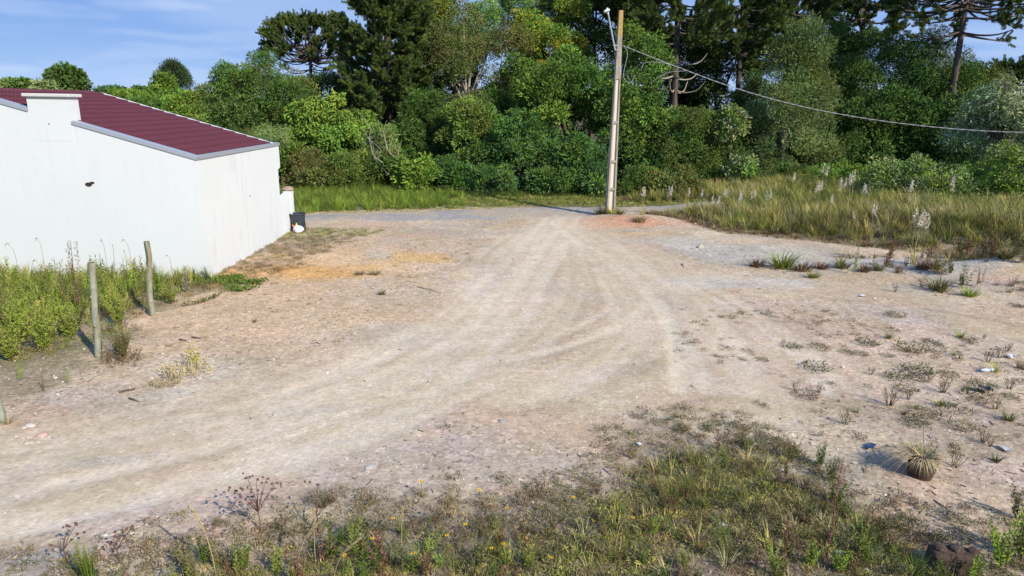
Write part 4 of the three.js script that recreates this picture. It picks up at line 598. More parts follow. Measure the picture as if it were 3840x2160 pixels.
// ---------- grass and weeds ----------
function tuftGeo(n, h, spread, w, bend, seed, rad = 0.06) {
  const r = rng(seed), t = new Tris();
  for (let i = 0; i < n; i++) { const a = r() * 6.283, o = V(Math.cos(a), 0, Math.sin(a)), d = V(o.x * spread * r(), 1, o.z * spread * r()).normalize(); t.blade(V(o.x * rad * r(), -0.02, o.z * rad * r()), d, o.clone().multiplyScalar(bend * (0.3 + 0.9 * r())), h * (0.55 + 0.6 * r()), w * (0.7 + 0.6 * r()), 3); }
  return t.geo();
}
function matGeo(n, R, len, w, seed, h = 0.05) {          // low tangled cover
  const r = rng(seed), t = new Tris();
  for (let i = 0; i < n; i++) { const a = r() * 6.283, q = R * Math.sqrt(r()), p = V(Math.cos(a) * q, h * r(), Math.sin(a) * q), d = rdir(r, 0.55); d.y = Math.abs(d.y) * 0.8 + 0.1; d.normalize(); t.leaf(p, d, perp(d, r), len * (0.5 + r()), w * (0.6 + 0.8 * r()), 0.15); }
  return t.geo();
}
function weedGeo(stems, h, leaves, len, wid, seed, spread = 0.35) { // leafy stems from one root
  const r = rng(seed), t = new Tris();
  for (let s = 0; s < stems; s++) {
    const a = r() * 6.283, k = spread * r(), hh = h * (0.6 + 0.5 * r()), at = q => V(Math.cos(a) * k * hh * q * (0.6 + 0.4 * q) + 0.03 * Math.cos(a), hh * q, Math.sin(a) * k * hh * q * (0.6 + 0.4 * q) + 0.03 * Math.sin(a));
    for (let i = 0; i < 5; i++) { const p = at(i / 5), q = at((i + 1) / 5), sd = perp(q.clone().sub(p).normalize(), r).multiplyScalar(0.004); t.tri(p.clone().add(sd), p.clone().sub(sd), q); t.tri(p.clone().add(V(0, 0, 0.004)), p.clone().sub(V(0, 0, 0.004)), q); }
    for (let i = 0; i < leaves; i++) { const q = 0.12 + 0.88 * (i + r()) / leaves, b = r() * 6.283, d = V(Math.cos(b), 0.25 + 0.9 * r(), Math.sin(b)).normalize(); t.leaf(at(q), d, perp(d, r), len * (1.15 - 0.5 * q) * (0.7 + 0.5 * r()), wid * (1.1 - 0.4 * q)); }
  }
  return t.geo();
}
function twigGeo(n, h, seed, w = 0.006, spread = 0.8) {   // leafless twiggy weed
  const r = rng(seed), t = new Tris(), seg = (p, q, k) => { const d = q.clone().sub(p).normalize(), s = perp(d, r).multiplyScalar(k), u = d.clone().cross(s).normalize().multiplyScalar(k); t.tri(p.clone().add(s), p.clone().sub(s), q); t.tri(p.clone().add(u), p.clone().sub(u), q); };
  for (let i = 0; i < n; i++) { const a = r() * 6.283, k = spread * r(), p = V(0.02 * Math.cos(a), -0.02, 0.02 * Math.sin(a)), q = V(Math.cos(a) * k * h * 0.6, h * (0.5 + 0.3 * r()), Math.sin(a) * k * h * 0.6); seg(p, q, w); for (let j = 0; j < 4; j++) { const f = p.clone().lerp(q, 0.45 + 0.5 * r()); seg(f, f.clone().add(V((r() - 0.5) * h * 0.45, h * (0.15 + 0.3 * r()), (r() - 0.5) * h * 0.45)), w * 0.6); } }
  return t.geo();
}
const grassMat = new THREE.MeshPhysicalMaterial({ ...MATTE, color: 0xffffff, roughness: 0.75, side: THREE.DoubleSide });
const gm = (r, g, b) => new THREE.MeshPhysicalMaterial({ ...MATTE, color: C(r, g, b), roughness: 0.8, side: THREE.DoubleSide });
const GR = { tall: [1, 2, 3].map(s => tuftGeo(26, 0.9, 0.5, 0.016, 0.35, 200 + s, 0.12)), med: [1, 2, 3].map(s => tuftGeo(26, 0.45, 0.7, 0.012, 0.5, 210 + s, 0.08)), low: [1, 2, 3].map(s => tuftGeo(22, 0.16, 0.9, 0.010, 0.6, 220 + s, 0.09)), mat: [1, 2, 3].map(s => matGeo(46, 0.13, 0.06, 0.010, 230 + s)), leafy: [1, 2, 3].map(s => weedGeo(5, 0.5, 22, 0.075, 0.026, 240 + s)), twig: [1, 2].map(s => twigGeo(7, 0.35, 250 + s)) };
const GC = { green: [0.105, 0.160, 0.026], grass: [0.215, 0.250, 0.048], yellow: [0.430, 0.390, 0.110], straw: [0.48, 0.39, 0.20], brown: [0.19, 0.125, 0.070], red: [0.20, 0.105, 0.065], olive: [0.165, 0.155, 0.058], bright: [0.235, 0.330, 0.042], dark: [0.080, 0.092, 0.032], grey: [0.28, 0.235, 0.165], dry: [0.34, 0.27, 0.135] };
// fill an area with tufts: fn(x, z, r) returns [type, colour, scale] or null
function cover(name, x0, x1, z0, z1, n, seed, fn) {
  const r = rng(seed), lists = new Map();
  for (let i = 0; i < n; i++) {
    const x = mix(x0, x1, r()), z = mix(z0, z1, r()), e = fn(x, z, r); if (!e) continue;
    const [k, c, s] = e, v = (r() * GR[k].length) | 0, key = k + v; if (!lists.has(key)) lists.set(key, [GR[k][v], []]);
    const lean = V((r() - 0.5) * 0.35, 1, (r() - 0.5) * 0.35).normalize();
    lists.get(key)[1].push({ m: mat4(V(x, fine(x, z) - 0.005, z), lean, r() * 6.28, V(s, s * (0.75 + 0.5 * r()), s)), c: tint(GC[c], r, 0.25, 0.12) });
  }
  const g = new THREE.Group(); g.name = numbered(name); g.userData.kind = 'stuff'; scene.add(g);
  for (const [k, [geo, l]] of lists) scatter('tufts', geo, grassMat, l, g);
}
const pick = (r, a) => a[(r() * a.length) | 0];
// overgrown field on the right
cover('tall_field_grass', 4.5, 27, -34, -15.5, 15000, 301, (x, z, r) => {
  const f = fieldIn(x, z); if (f < -0.25 || (z > -19.4 && x < 12.6)) return null; const p = fbm(x * 0.5 + 50, z * 0.5, 3);
  if (z < -27.4 && z > -30.4 && x < 9) return null;
  if (f < 0.7) return r() < 0.75 ? ['low', pick(r, ['red', 'brown', 'olive', 'dry']), 1.2 + r()] : ['med', pick(r, ['brown', 'olive', 'yellow']), 0.8];
  if (f < 1.6 && r() < 0.6) return ['med', pick(r, ['olive', 'yellow', 'brown', 'grass']), 0.8 + 0.5 * r()];
  if (r() < 0.25) return ['med', pick(r, ['yellow', 'olive', 'dry']), 1 + 0.6 * r()];
  return ['tall', p > 0.55 ? pick(r, ['grass', 'green', 'olive', 'yellow']) : pick(r, ['yellow', 'grass', 'straw', 'olive', 'yellow']), 0.6 + 0.5 * r()];
});
// verge behind the street
function streetFar(x) { return x < -8.3 ? mix(-25.2, -22.2, sm(-8.3, -25, x)) : x < 0.5 ? mix(-25.2, -28.45, (x + 8.3) / 8.8) : mix(-28.45, -29.4, clamp((x - 0.5) / 6)); }
cover('verge_grass', -19, 9, -35, -24.3, 15000, 302, (x, z, r) => {
  const d = streetFar(x) - z - 0.5 * (fbm(x, z, 3) - 0.5); if (d < 0.0) return null; const tallK = sm(-1.5, -4, x);
  if (d < 0.5) return ['low', pick(r, ['dry', 'grass', 'yellow']), 0.8];
  if (r() < tallK * 0.75) return [r() < 0.6 ? 'tall' : 'med', pick(r, ['grass', 'green', 'bright', 'green']), 0.5 + 0.35 * r()];
  if (d > 3.2 && r() < 0.4) return ['med', pick(r, ['green', 'dark']), 0.9];
  return ['low', pick(r, ['grass', 'green', 'grass', 'yellow', 'olive']), 0.9 + 0.6 * r()];
});
// weeds between posts and wall
function leftIn(x, z) { return Math.min(z > -9.2 ? -1 : 9, -7.25 - x + 0.12 * (z + 11) + (z < -13.2 ? (-13.2 - z) * 0.75 : 0) - (z > -11.6 ? (z + 11.6) * 0.75 : 0)) + 0.6 * (fbm(x * 1.3, z * 1.3, 3) - 0.5); }
cover('weed_thicket', -15, -5.2, -15.75, -7.5, 5200, 303, (x, z, r) => {
  const d = leftIn(x, z); if (d < -0.15) { return null; } if (d < 0.5) return r() < 0.35 ? [r() < 0.6 ? 'mat' : 'low', pick(r, ['olive', 'brown', 'grass', 'dry', 'green']), 1.1] : null;
  const deep = sm(0.5, 2.2, d) * (0.55 + 0.9 * fbm(x * 1.4 + 5, z * 1.4, 2)), q = r(); if (r() < 0.25) return null; if (q < 0.16) return ['leafy', pick(r, ['grass', 'olive', 'green', 'bright', 'yellow']), 0.4 + 0.5 * deep];
  if (q < 0.5) return ['med', pick(r, ['olive', 'grass', 'bright', 'yellow', 'grass']), 0.6 + 0.6 * deep]; if (q < 0.82 && deep > 0.45) return ['tall', pick(r, ['grass', 'yellow', 'bright', 'green']), 0.35 + 0.35 * r()]; return ['low', pick(r, ['brown', 'olive', 'red']), 1.4];
});
// low weeds in the foreground
const FG = [[-6, -4.2], [-4, -5.0], [-2.6, -5.7], [-0.35, -6.05], [0.8, -6.5], [1.3, -7.5], [2.0, -8.1], [3.2, -8.3], [3.6, -7.9], [3.8, -6.4], [4.3, -5.9], [5.4, -5.6], [9, -5.4]];
function fgIn(x, z) { for (let i = 0; i < FG.length - 1; i++) if (x <= FG[i + 1][0]) { const t = clamp((x - FG[i][0]) / (FG[i + 1][0] - FG[i][0])); return z - mix(FG[i][1], FG[i + 1][1], t) + 0.5 * (fbm(x * 1.7, z * 1.7, 3) - 0.5); } return -1; }
cover('foreground_weeds', -6, 8, -9, -3.2, 22000, 304, (x, z, r) => {
  const d = fgIn(x, z), p = fbm(x * 1.1 + 90, z * 1.1, 3); if (d < -0.9) return null;
  if (d < 0.15) return r() < 0.10 + 0.5 * sm(-0.9, 0.15, d) * p ? ['mat', pick(r, ['dry', 'olive', 'grey', 'olive', 'brown']), 0.55 + 0.4 * r()] : null;
  const q = r(); if (x < 0.2 && d > 0.25 && r() < 0.12) return [r() < 0.6 ? 'med' : 'leafy', pick(r, ['green', 'grass', 'olive', 'red']), 0.5 + 0.35 * r()]; if (r() < 0.72 - 1.1 * sm(0.15, 1.0, d) * (0.4 + p)) return null; if (p < 0.44 && r() < 0.45) return null;
  if (q < 0.60) return ['mat', p > 0.52 ? pick(r, ['dry', 'yellow', 'olive', 'olive', 'grass', 'yellow']) : pick(r, ['brown', 'olive', 'dry', 'yellow', 'brown', 'grey', 'dry']), 0.55 + 0.45 * r()];
  if (q < 0.74) return ['low', pick(r, ['olive', 'brown', 'dry', 'dry', 'straw', 'dark', 'olive']), 0.7 + 0.6 * r()];
  if (q < 0.80 && d > 0.3) return ['med', pick(r, ['yellow', 'green', 'yellow', 'straw', 'olive', 'dry', 'brown']), 0.35 + 0.45 * r()];
  if (q < 0.85) return ['leafy', pick(r, ['olive', 'brown', 'green', 'olive']), 0.3 + 0.25 * r()]; if (q < 0.87) return ['twig', pick(r, ['brown', 'red', 'dry']), 0.5 + 0.4 * r()]; return null;
});
cover('bank_weeds', 9.5, 18, -19.6, -14.2, 1100, 308, (x, z, r) => { const p = fbm(x * 0.9 + 44, z * 0.9, 3), near = sm(-14.4, -17.2, z) * sm(9.8, 12.4, x - (z + 17) * 0.4); return r() < near * sm(0.36, 0.6, p) ? [r() < 0.35 ? 'med' : r() < 0.5 ? 'low' : r() < 0.6 ? 'leafy' : 'mat', pick(r, ['brown', 'olive', 'dark', 'red', 'olive', 'dry']), 0.7 + 0.6 * r()] : null; });
cover('leaf_litter', -8.6, -4.2, -22.6, -15.9, 1500, 305, (x, z, r) => { const d = Math.min((-5.3 - x) + (z + 19) * -0.25, 3) + 0.8 * (fbm(x, z, 3) - 0.5); if (x < -7.35 || d < 0) return null; return z < -21.0 && r() < 0.5 ? ['low', pick(r, ['grass', 'green', 'bright']), 1.0] : r() < 0.7 ? ['mat', pick(r, ['brown', 'grey', 'dry', 'olive']), 0.8] : null; });
cover('sparse_ground_weeds', 3.0, 11, -14, -5.2, 900, 306, (x, z, r) => { const p = fbm(x * 0.8 + 20, z * 0.8, 3); return p > 0.5 && x > 2.2 + (z + 14) * 0.1 ? [r() < 0.7 ? 'mat' : 'low', pick(r, ['olive', 'brown', 'dark', 'dry', 'red']), 0.35 + 0.5 * r()] : null; });
cover('sparse_lot_weeds', -6.5, 6, -22, -8, 260, 307, (x, z, r) => { const p = fbm(x * 0.6 + 70, z * 0.6, 3), [m] = trackAt(x, z); return p > 0.48 && m < 0.2 ? ['mat', pick(r, ['olive', 'brown', 'dry']), 0.3 + 0.5 * r()] : null; });
{ // loose pebbles and crumbs of rock
  const r = rng(400), geos = [0, 1].map(k => { const g = new THREE.IcosahedronGeometry(1, 0), P = g.attributes.position; for (let i = 0; i < P.count; i++) { const f = 0.75 + 0.5 * vn(P.getX(i) * 3 + k * 9 + 40, P.getY(i) * 3 + P.getZ(i) * 2 + 40); P.setXYZ(i, P.getX(i) * f * 1.25, P.getY(i) * f * 0.7, P.getZ(i) * f); } g.computeVertexNormals(); return g; }), l = [[], []];
  for (let i = 0; i < 26000; i++) {
    const z = -4.5 - 22 * Math.pow(r(), 1.7), x = mix(-1, 1, r()) * (3.6 - z * 0.72); if (x < -8.5 || fieldIn(x, z) > 0) continue;
    const [m] = trackAt(x, z); if (m > 0.25 && r() < 0.88) continue; const p = fbm(x * 0.9 + 11, z * 0.9, 3); if (r() > p * 1.25) continue;
    const s = 0.004 + 0.011 * Math.pow(r(), 3) + (r() < 0.006 ? 0.02 : 0), c = pick(r, [[0.50, 0.42, 0.32], [0.58, 0.52, 0.44], [0.34, 0.27, 0.21], [0.44, 0.30, 0.22], [0.30, 0.27, 0.25], [0.68, 0.64, 0.58]]);
    l[i & 1].push({ m: mat4(V(x, fine(x, z) + s * 0.25, z), rdir(r, 2), r() * 6.28, s), c: tint(c, r, 0.15, 0.05) });
  }
  const g = new THREE.Group(); g.name = 'loose_gravel'; g.userData.kind = 'stuff'; scene.add(g); geos.forEach((q, i) => scatter('pebbles', q, M(1, 1, 1, 0.95), l[i], g));
}
// ---------- single plants ----------
const PM = {}; for (const k of Object.keys(GC)) PM[k] = gm(...GC[k]);
const PG = {
  farTuft: [1, 2, 3].map(s => tuftGeo(120, 0.34, 0.9, 0.016, 0.45, 550 + s, 0.12)),
  tuft: [1, 2, 3].map(s => tuftGeo(60, 0.32, 0.8, 0.008, 0.45, 500 + s, 0.05)), bushy: [1, 2].map(s => weedGeo(9, 0.4, 20, 0.055, 0.014, 510 + s, 0.5)), mat: [1, 2, 3].map(s => matGeo(170, 0.28, 0.10, 0.012, 520 + s, 0.06)), twig: [1, 2, 3].map(s => twigGeo(11, 0.34, 530 + s, 0.006, 1.0)), spike: [1, 2].map(s => weedGeo(3, 0.55, 46, 0.06, 0.012, 540 + s, 0.12)),
};
const sandR = rng(901);
function plant(name, label, group, geo, mat, x, z, s, tall = 1) { const m = lone(name, geo, mat, label, 'weed', [x, fine(x, z), z], sandR() * 6.28, group); m.scale.set(s, s * tall, s); return m; }
const onSand = 'scattered tufts on the sand at the right';
byX([[8.05, -13.62, 0.8, 'olive'], [5.12, -11.69, 0.7, 'dark'], [5.59, -11.61, 0.7, 'olive'], [6.56, -11.83, 0.8, 'dark'], [7.26, -11.57, 1.1, 'olive'], [7.80, -11.89, 0.6, 'dark'], [6.21, -11.30, 0.45, 'dark'], [5.98, -11.39, 0.5, 'dark'], [5.11, -10.65, 0.9, 'dark'], [6.74, -10.53, 1.0, 'dark'], [6.22, -10.26, 0.7, 'dark'], [6.58, -10.22, 0.7, 'dark'], [8.64, -12.15, 0.6, 'dark'], [6.17, -9.81, 0.6, 'olive'], [7.44, -10.00, 0.8, 'olive'], [7.17, -9.69, 0.8, 'dark'], [6.47, -9.10, 0.8, 'dark'], [6.00, -8.95, 0.8, 'olive'], [7.01, -9.42, 0.6, 'brown'], [4.49, -9.53, 0.7, 'brown'], [11.29, -14.54, 0.6, 'dark'], [5.65, -8.68, 0.7, 'dark'], [6.23, -8.55, 0.7, 'olive'], [7.20, -10.43, 0.6, 'olive'], [7.62, -9.59, 0.5, 'olive'], [4.36, -11.02, 0.4, 'olive'], [6.64, -11.22, 0.4, 'olive']]).forEach(([x, z, s, c], i) => plant('ground_weed', 'flat dark weed mat on the right hand sand, ' + ORD[i] + ' from the left', onSand, pick(sandR, PG.mat), PM[c], x, z, s, 0.9));
byX([[5.91, -10.41, 0.5, 'brown'], [8.25, -11.03, 0.8, 'red'], [8.63, -11.28, 0.7, 'brown'], [9.04, -12.31, 0.4, 'brown'], [8.99, -11.61, 0.6, 'brown'], [6.68, -9.73, 0.9, 'brown'], [5.58, -9.22, 1.0, 'brown'], [6.01, -9.47, 0.6, 'brown'], [7.83, -9.90, 0.7, 'red'], [7.12, -9.18, 0.7, 'brown'], [4.42, -9.75, 0.55, 'olive'], [4.74, -9.67, 0.6, 'olive'], [4.65, -8.60, 0.8, 'olive'], [9.16, -15.69, 0.8, 'grey'], [10.08, -16.15, 0.8, 'brown'], [6.27, -8.15, 0.7, 'brown'], [5.48, -7.51, 0.9, 'brown'], [5.38, -7.80, 0.6, 'red'], [6.28, -8.04, 0.5, 'brown'], [7.85, -11.15, 0.5, 'brown']]).forEach(([x, z, s, c], i) => plant('twiggy_weed', 'brown twiggy leafless weed on the right hand sand, ' + ORD[i] + ' from the left', onSand, pick(sandR, PG.twig), PM[c], x, z, s));
for (const [x, z, s, c, label] of [[8.57, -12.30, 0.8, 'grass', 'small bright grass tuft above the curved tyre marks'], [7.11, -12.14, 0.8, 'olive', 'feathery olive tuft high on the open sand at the right'], [8.05, -10.56, 1.0, 'yellow', 'yellowish tuft beside the white bottle'], [8.63, -10.76, 1.1, 'brown', 'reddish brown tuft at the right edge beyond the white bottle'], [6.33, -9.23, 0.7, 'yellow', 'yellowish tuft above the dry potted grass'], [7.05, -8.79, 1.0, 'green', 'thick green grass tuft at the right edge'], [6.07, -7.63, 0.7, 'dark', 'dark grass tuft right of the dry root ball grass'], [7.84, -11.30, 0.6, 'grass', 'small green tuft left of the reddish twigs'], [5.65, -8.94, 0.6, 'olive', 'small olive tuft left of the yellowish tuft'], [4.99, -8.99, 0.5, 'green', 'small green tuft beside the tall red stalk top'], [10.72, -15.34, 0.9, 'bright', 'low bright green tuft before the soil bank'], [10.30, -15.83, 1.5, 'olive', 'large olive tuft at the foot of the soil bank'], [7.40, -18.13, 1.9, 'grass', 'round green tuft on the pale grey patch'], [6.76, -18.27, 1.1, 'brown', 'brown tuft left of the round green one'], [7.81, -17.80, 1.3, 'brown', 'brown tuft just right of the round green one'], [8.41, -18.02, 1.0, 'red', 'reddish tuft second right of the round green one'], [8.99, -18.11, 1.2, 'olive', 'olive tuft left of the leafy sapling'], [7.77, -17.01, 0.8, 'grass', 'small tuft in front of the brown tufts'], [9.45, -17.74, 1.0, 'brown', 'brown tuft right of the leafy sapling'], [9.87, -17.86, 0.9, 'olive', 'olive tuft second right of the leafy sapling'], [10.96, -17.76, 0.9, 'brown', 'brown tuft before the pale plume clump'], [11.25, -17.69, 1.2, 'brown', 'dark brown tuft right of the pale plume clump'], [13.09, -17.65, 1.2, 'olive', 'olive tuft on the soil bank'], [3.81, -5.44, 1.0, 'green', 'green grass tuft beside the brown soil block'], [-0.95, -6.61, 0.6, 'dry', 'dry tuft standing alone above the foreground weeds'], [-1.99, -6.39, 0.9, 'olive', 'olive grass tuft right of the seed head plant'], [-1.91, -6.47, 0.7, 'brown', 'brownish tuft right of the olive one'], [-5.04, -12.64, 0.55, 'olive', 'small dark tuft alone on the sand left of the tracks'], [-3.44, -16.55, 0.7, 'dry', 'dry tuft between the two orange patches'], [-3.83, -16.52, 0.6, 'grey', 'grey dry tuft left of the one between orange patches'], [-2.95, -14.80, 0.5, 'olive', 'dark sprawling tuft below the orange patch'], [3.83, -26.07, 1.6, 'yellow', 'straw coloured tuft at the foot of the pole'], [3.43, -26.31, 1.5, 'olive', 'green tuft left of the pole foot'], [4.62, -24.46, 1.3, 'dry', 'dry tuft on the red mound right of the pole'], [4.03, -25.35, 0.9, 'olive', 'small olive tuft on the red mound']])
  plant('grass_tuft', label, null, pick(sandR, z < -13 ? PG.farTuft : PG.tuft), PM[c], x, z, z < -13 ? s * 1.25 : s * 1.1);
for (const [x, z, s, c, label] of [[11.17, -16.30, 1.0, 'grass', 'upright spiky weed with brown base before the soil bank'], [13.40, -17.76, 1.5, 'olive', 'tall dark weed on the soil bank'], [11.46, -16.13, 1.0, 'brown', 'brown weed right of the upright spiky one'], [9.01, -17.44, 1.4, 'grass', 'leafy sapling in the pale grey patch'], [-7.47, -9.61, 0.6, 'bright', 'small leafy weed on bare soil left of the posts'], [-6.70, -9.50, 0.45, 'grass', 'tiny leafy weed below the paler post'], [-6.86, -9.20, 0.5, 'olive', 'low leafy weed on the soil below the thicket'], [-9.49, -18.39, 0.4, 'olive', 'thin weed against the foot of the white wall']])
  plant('leafy_weed', label, null, pick(sandR, PG.spike), PM[c], x, z, s);
{ // clump of green and red shoots right of the nearer post
  const [x, z] = [-6.44, -10.50], t = thing('weed_clump', 'green and reddish weed clump right of the paler post', 'weed', [x, fine(x, z), z]);
  part('green_shoots', weedGeo(46, 0.60, 34, 0.06, 0.013, 601, 0.45), PM.olive, t); part('red_shoots', weedGeo(16, 0.45, 26, 0.05, 0.014, 602, 0.3), gm(0.17, 0.06, 0.06), t); part('skirt', matGeo(300, 0.32, 0.12, 0.010, 603, 0.14), PM.brown, t);
}
{ // little sapling
  const [x, z] = [-5.08, -10.21], t = thing('sapling', 'tiny sapling with yellowish leaves on the sand', 'sapling', [x, fine(x, z), z]);
  part('stem', limb([V(0, -0.05, 0), V(0.02, 0.15, 0), V(-0.01, 0.3, 0)], 0.009, 0.004, 5, 6), M(0.22, 0.12, 0.08, 0.9), t); part('crown', weedGeo(7, 0.42, 9, 0.07, 0.032, 611, 0.45).translate(0, 0.06, 0), PM.yellow, t);
  plant('dry_grass', 'straw coloured low grass at the foot of the tiny sapling', null, PG.mat[0], PM.straw, -5.11, -9.99, 1.3, 1.4); plant('dry_grass', 'low dry grass streak below left of the tiny sapling', null, PG.mat[1], PM.dry, -5.25, -9.56, 0.8, 1.0); plant('dry_grass', 'reddish dry grass at the foot of the cut off post', null, PG.tuft[1], PM.dry, -6.64, -8.18, 0.9); plant('dead_twigs', 'grey dead twigs lying between the two posts', null, PG.twig[1], PM.grey, -6.97, -12.05, 0.9, 0.6);
}
// tall individual stalks and forbs before the white wall
for (const [x, z, h, c, label] of [[-8.07, -12.93, 1.25, 'grass', 'tall bushy topped forb between the two posts'], [-8.59, -13.45, 0.9, 'green', 'narrow forb left of the bushy topped one'], [-8.75, -13.16, 1.45, 'brown', 'tallest brown flower stalk before the white wall'], [-9.12, -13.28, 1.0, 'olive', 'dark stalk left of the tallest brown one'], [-9.41, -13.12, 0.95, 'green', 'pointed green weed at mid thicket'], [-9.52, -12.59, 1.0, 'grass', 'pointed green weed at the left of the thicket'], [-7.77, -14.26, 0.75, 'green', 'leafy stalk just right of the crooked post'], [-7.28, -14.62, 0.6, 'grey', 'thin grey stalk before the wall corner'], [-9.37, -11.87, 1.1, 'olive', 'dark weed at the left edge of the thicket']]) {
  const t = thing('tall_weed', label, 'weed', [x, fine(x, z), z], x, 'tall weeds before the white wall'); part('stalk', limb([V(0, -0.05, 0), V(0.03, h * 0.5, 0), V(0.0, h, 0)], 0.012, 0.004, 5, 8), PM[c === 'grass' ? 'green' : 'brown'], t); part('foliage', weedGeo(c === 'grass' ? 7 : 3, h, 44, 0.10, 0.022, 620 + Math.round(h * 100), c === 'grass' ? 0.22 : 0.08), PM[c], t);
}
const thin = [[-9.62, -12.84, 1.5], [-9.51, -13.40, 1.5], [-8.96, -13.58, 1.4], [-8.11, -14.08, 1.35], [-9.89, -12.57, 1.6], [-8.74, -14.20, 1.3], [-7.54, -14.60, 0.9], [-8.32, -13.76, 1.3], [-8.28, -12.66, 1.25], [-8.69, -12.39, 1.2], [-8.97, -12.13, 1.35], [-8.87, -11.46, 1.4], [-7.92, -13.50, 1.25], [-8.18, -11.94, 1.3], [-7.64, -11.97, 1.2], [-8.45, -10.68, 1.45]];
byX(thin).forEach(([x, z, h], i) => { const r = rng(640 + i), a = (r() - 0.5) * 0.5, t = thing('arching_grass', 'thin arching grass stem before the white wall, ' + ORD[i] + ' from the left', 'grass', [x, fine(x, z), z], 0, 'thin grass stems before the white wall'); part('stem', limb([V(0, 0, 0), V(a * 0.2, h * 0.5, 0), V(a * 0.6, h * 0.9, 0), V(a * 1.1, h * 0.98, 0.05)], 0.0045, 0.003, 4, 10), PM.olive, t); part('seed_head', limb([V(a * 0.9, h * 0.96, 0.03), V(a * 1.1, h * 0.98, 0.05), V(a * 1.4, h * 0.93, 0.07)], 0.010, 0.003, 5, 5), PM.dry, t); });
// bright leafy bushes in the thicket
for (const [x, z, s, label] of [[-7.96, -10.89, 1.25, 'bright leafy bush at the front of the thicket'], [-7.91, -11.51, 1.1, 'bright leafy bush left of the paler post'], [-8.20, -10.41, 1.2, 'leafy bush at the left edge in front of the thicket'], [-7.51, -12.33, 1.1, 'olive leafy bush between the two posts'], [-8.73, -11.47, 1.3, 'tall leafy bush behind the bright front one'], [-7.23, -13.77, 0.8, 'low leafy bush right of the crooked post']])
  { const t = thing('leafy_bush', label, 'weed', [x, fine(x, z), z], x * 3, 'leafy bushes of the thicket'); t.scale.setScalar(s); part('stems', twigGeo(9, 0.5, 660 + Math.round(s * 10), 0.005, 0.7), PM.brown, t); part('foliage', weedGeo(22, 0.68, 26, 0.065, 0.026, 670 + Math.round(x * 10), 0.65), gm(0.22, 0.27, 0.045), t); }
{ // creeping plant at the foot of the wall corner
  const t = thing('creeping_vine', 'green creeping vine spreading over sand by the wall corner', 'vine', [0, 0, 0]); let k = 0;
  for (const pts of [[[-7.01, -15.89], [-6.61, -15.61], [-6.19, -15.38], [-5.95, -15.66]], [[-7.17, -15.80], [-6.51, -15.11], [-6.19, -14.79], [-5.97, -15.15]], [[-7.38, -15.41], [-7.07, -15.58], [-6.83, -15.90], [-6.54, -15.92]], [[-6.48, -14.44], [-6.53, -14.12], [-6.65, -13.81], [-6.87, -13.56]]]) {
    const cv = new THREE.CatmullRomCurve3(pts.map(a => V(a[0], fine(a[0], a[1]) + 0.02, a[1]))), T = new Tris(), r = rng(700 + k), n = k === 3 ? 70 : 240; part('runner', new THREE.TubeGeometry(cv, 16, 0.008, 5), PM.brown, t);
    for (let i = 0; i < n; i++) { const p = cv.getPoint(r()); p.add(V((r() - 0.5) * (k === 3 ? 0.06 : 0.34), 0.05 * r(), (r() - 0.5) * (k === 3 ? 0.06 : 0.3))); const d = rdir(r, 0.6); T.leaf(p, d, perp(d, r), 0.07, 0.05); } part('leaves', T.geo(), k === 3 ? PM.olive : PM.green, t); k++;
  }
}
// plume grasses
function plumes(label, x, z, s, n, seed) {
  const r = rng(seed), t = thing('plume_grass', label, 'grass', [x, fine(x, z), z], 0, 'plume grasses at the edge of the field'); t.scale.setScalar(s);
  part('blades', tuftGeo(44, 0.75, 0.45, 0.010, 0.35, seed, 0.08), PM.yellow, t);
  for (let i = 0; i < n; i++) { const T = new Tris(), bx = (r() - 0.5) * 0.3, bz = (r() - 0.5) * 0.2, h0 = 0.75 + 0.3 * r(), lx = (r() - 0.5) * 0.12; for (let j = 0; j < 60; j++) { const q = j / 60, d = rdir(r, 0.7); T.leaf(V(bx + lx * q, h0 + 0.34 * q, bz), d, perp(d, r), 0.095 * (1 - 0.6 * q) + 0.01, 0.018, 0.1); } part('stalk', limb([V(bx * 0.5, 0, bz * 0.5), V(bx * 0.8, h0 * 0.6, bz * 0.8), V(bx + lx * 0.5, h0 + 0.17, bz)], 0.005, 0.004, 4, 4), PM.straw, t); part('plume', T.geo(), gm(0.68, 0.60, 0.49), t); }
}
let ps = 800;
plumes('large pale plume clump leaning at the edge of the soil bank', 11.14, -18.41, 1.15, 5, ps++);
byX([[4.84, -25.44, 2, 0.9], [6.22, -26.52, 3, 0.9], [6.74, -26.19, 1, 0.9], [7.11, -26.14, 1, 0.9], [7.27, -24.48, 2, 0.9], [7.94, -25.40, 2, 0.85], [8.33, -24.75, 3, 0.9], [8.80, -25.05, 2, 0.85], [9.20, -24.50, 3, 0.9], [11.32, -27.68, 1, 1], [12.65, -27.83, 2, 1.1], [10.87, -24.42, 3, 1], [11.86, -24.52, 3, 1.05], [12.44, -25.00, 3, 1.1], [12.08, -23.37, 2, 1], [10.81, -22.89, 2, 0.9], [11.50, -21.59, 2, 0.95], [13.21, -22.75, 2, 1], [14.14, -22.02, 2, 1.05], [19.78, -27.10, 3, 1.1], [19.76, -27.58, 2, 1.1], [11.10, -21.75, 1, 0.8]]).forEach(([x, z, n, s], i) => plumes('grass clump with pale feathery plumes, ' + ORD[i] + ' from the pole along the field', x, z, s, n, ps++));
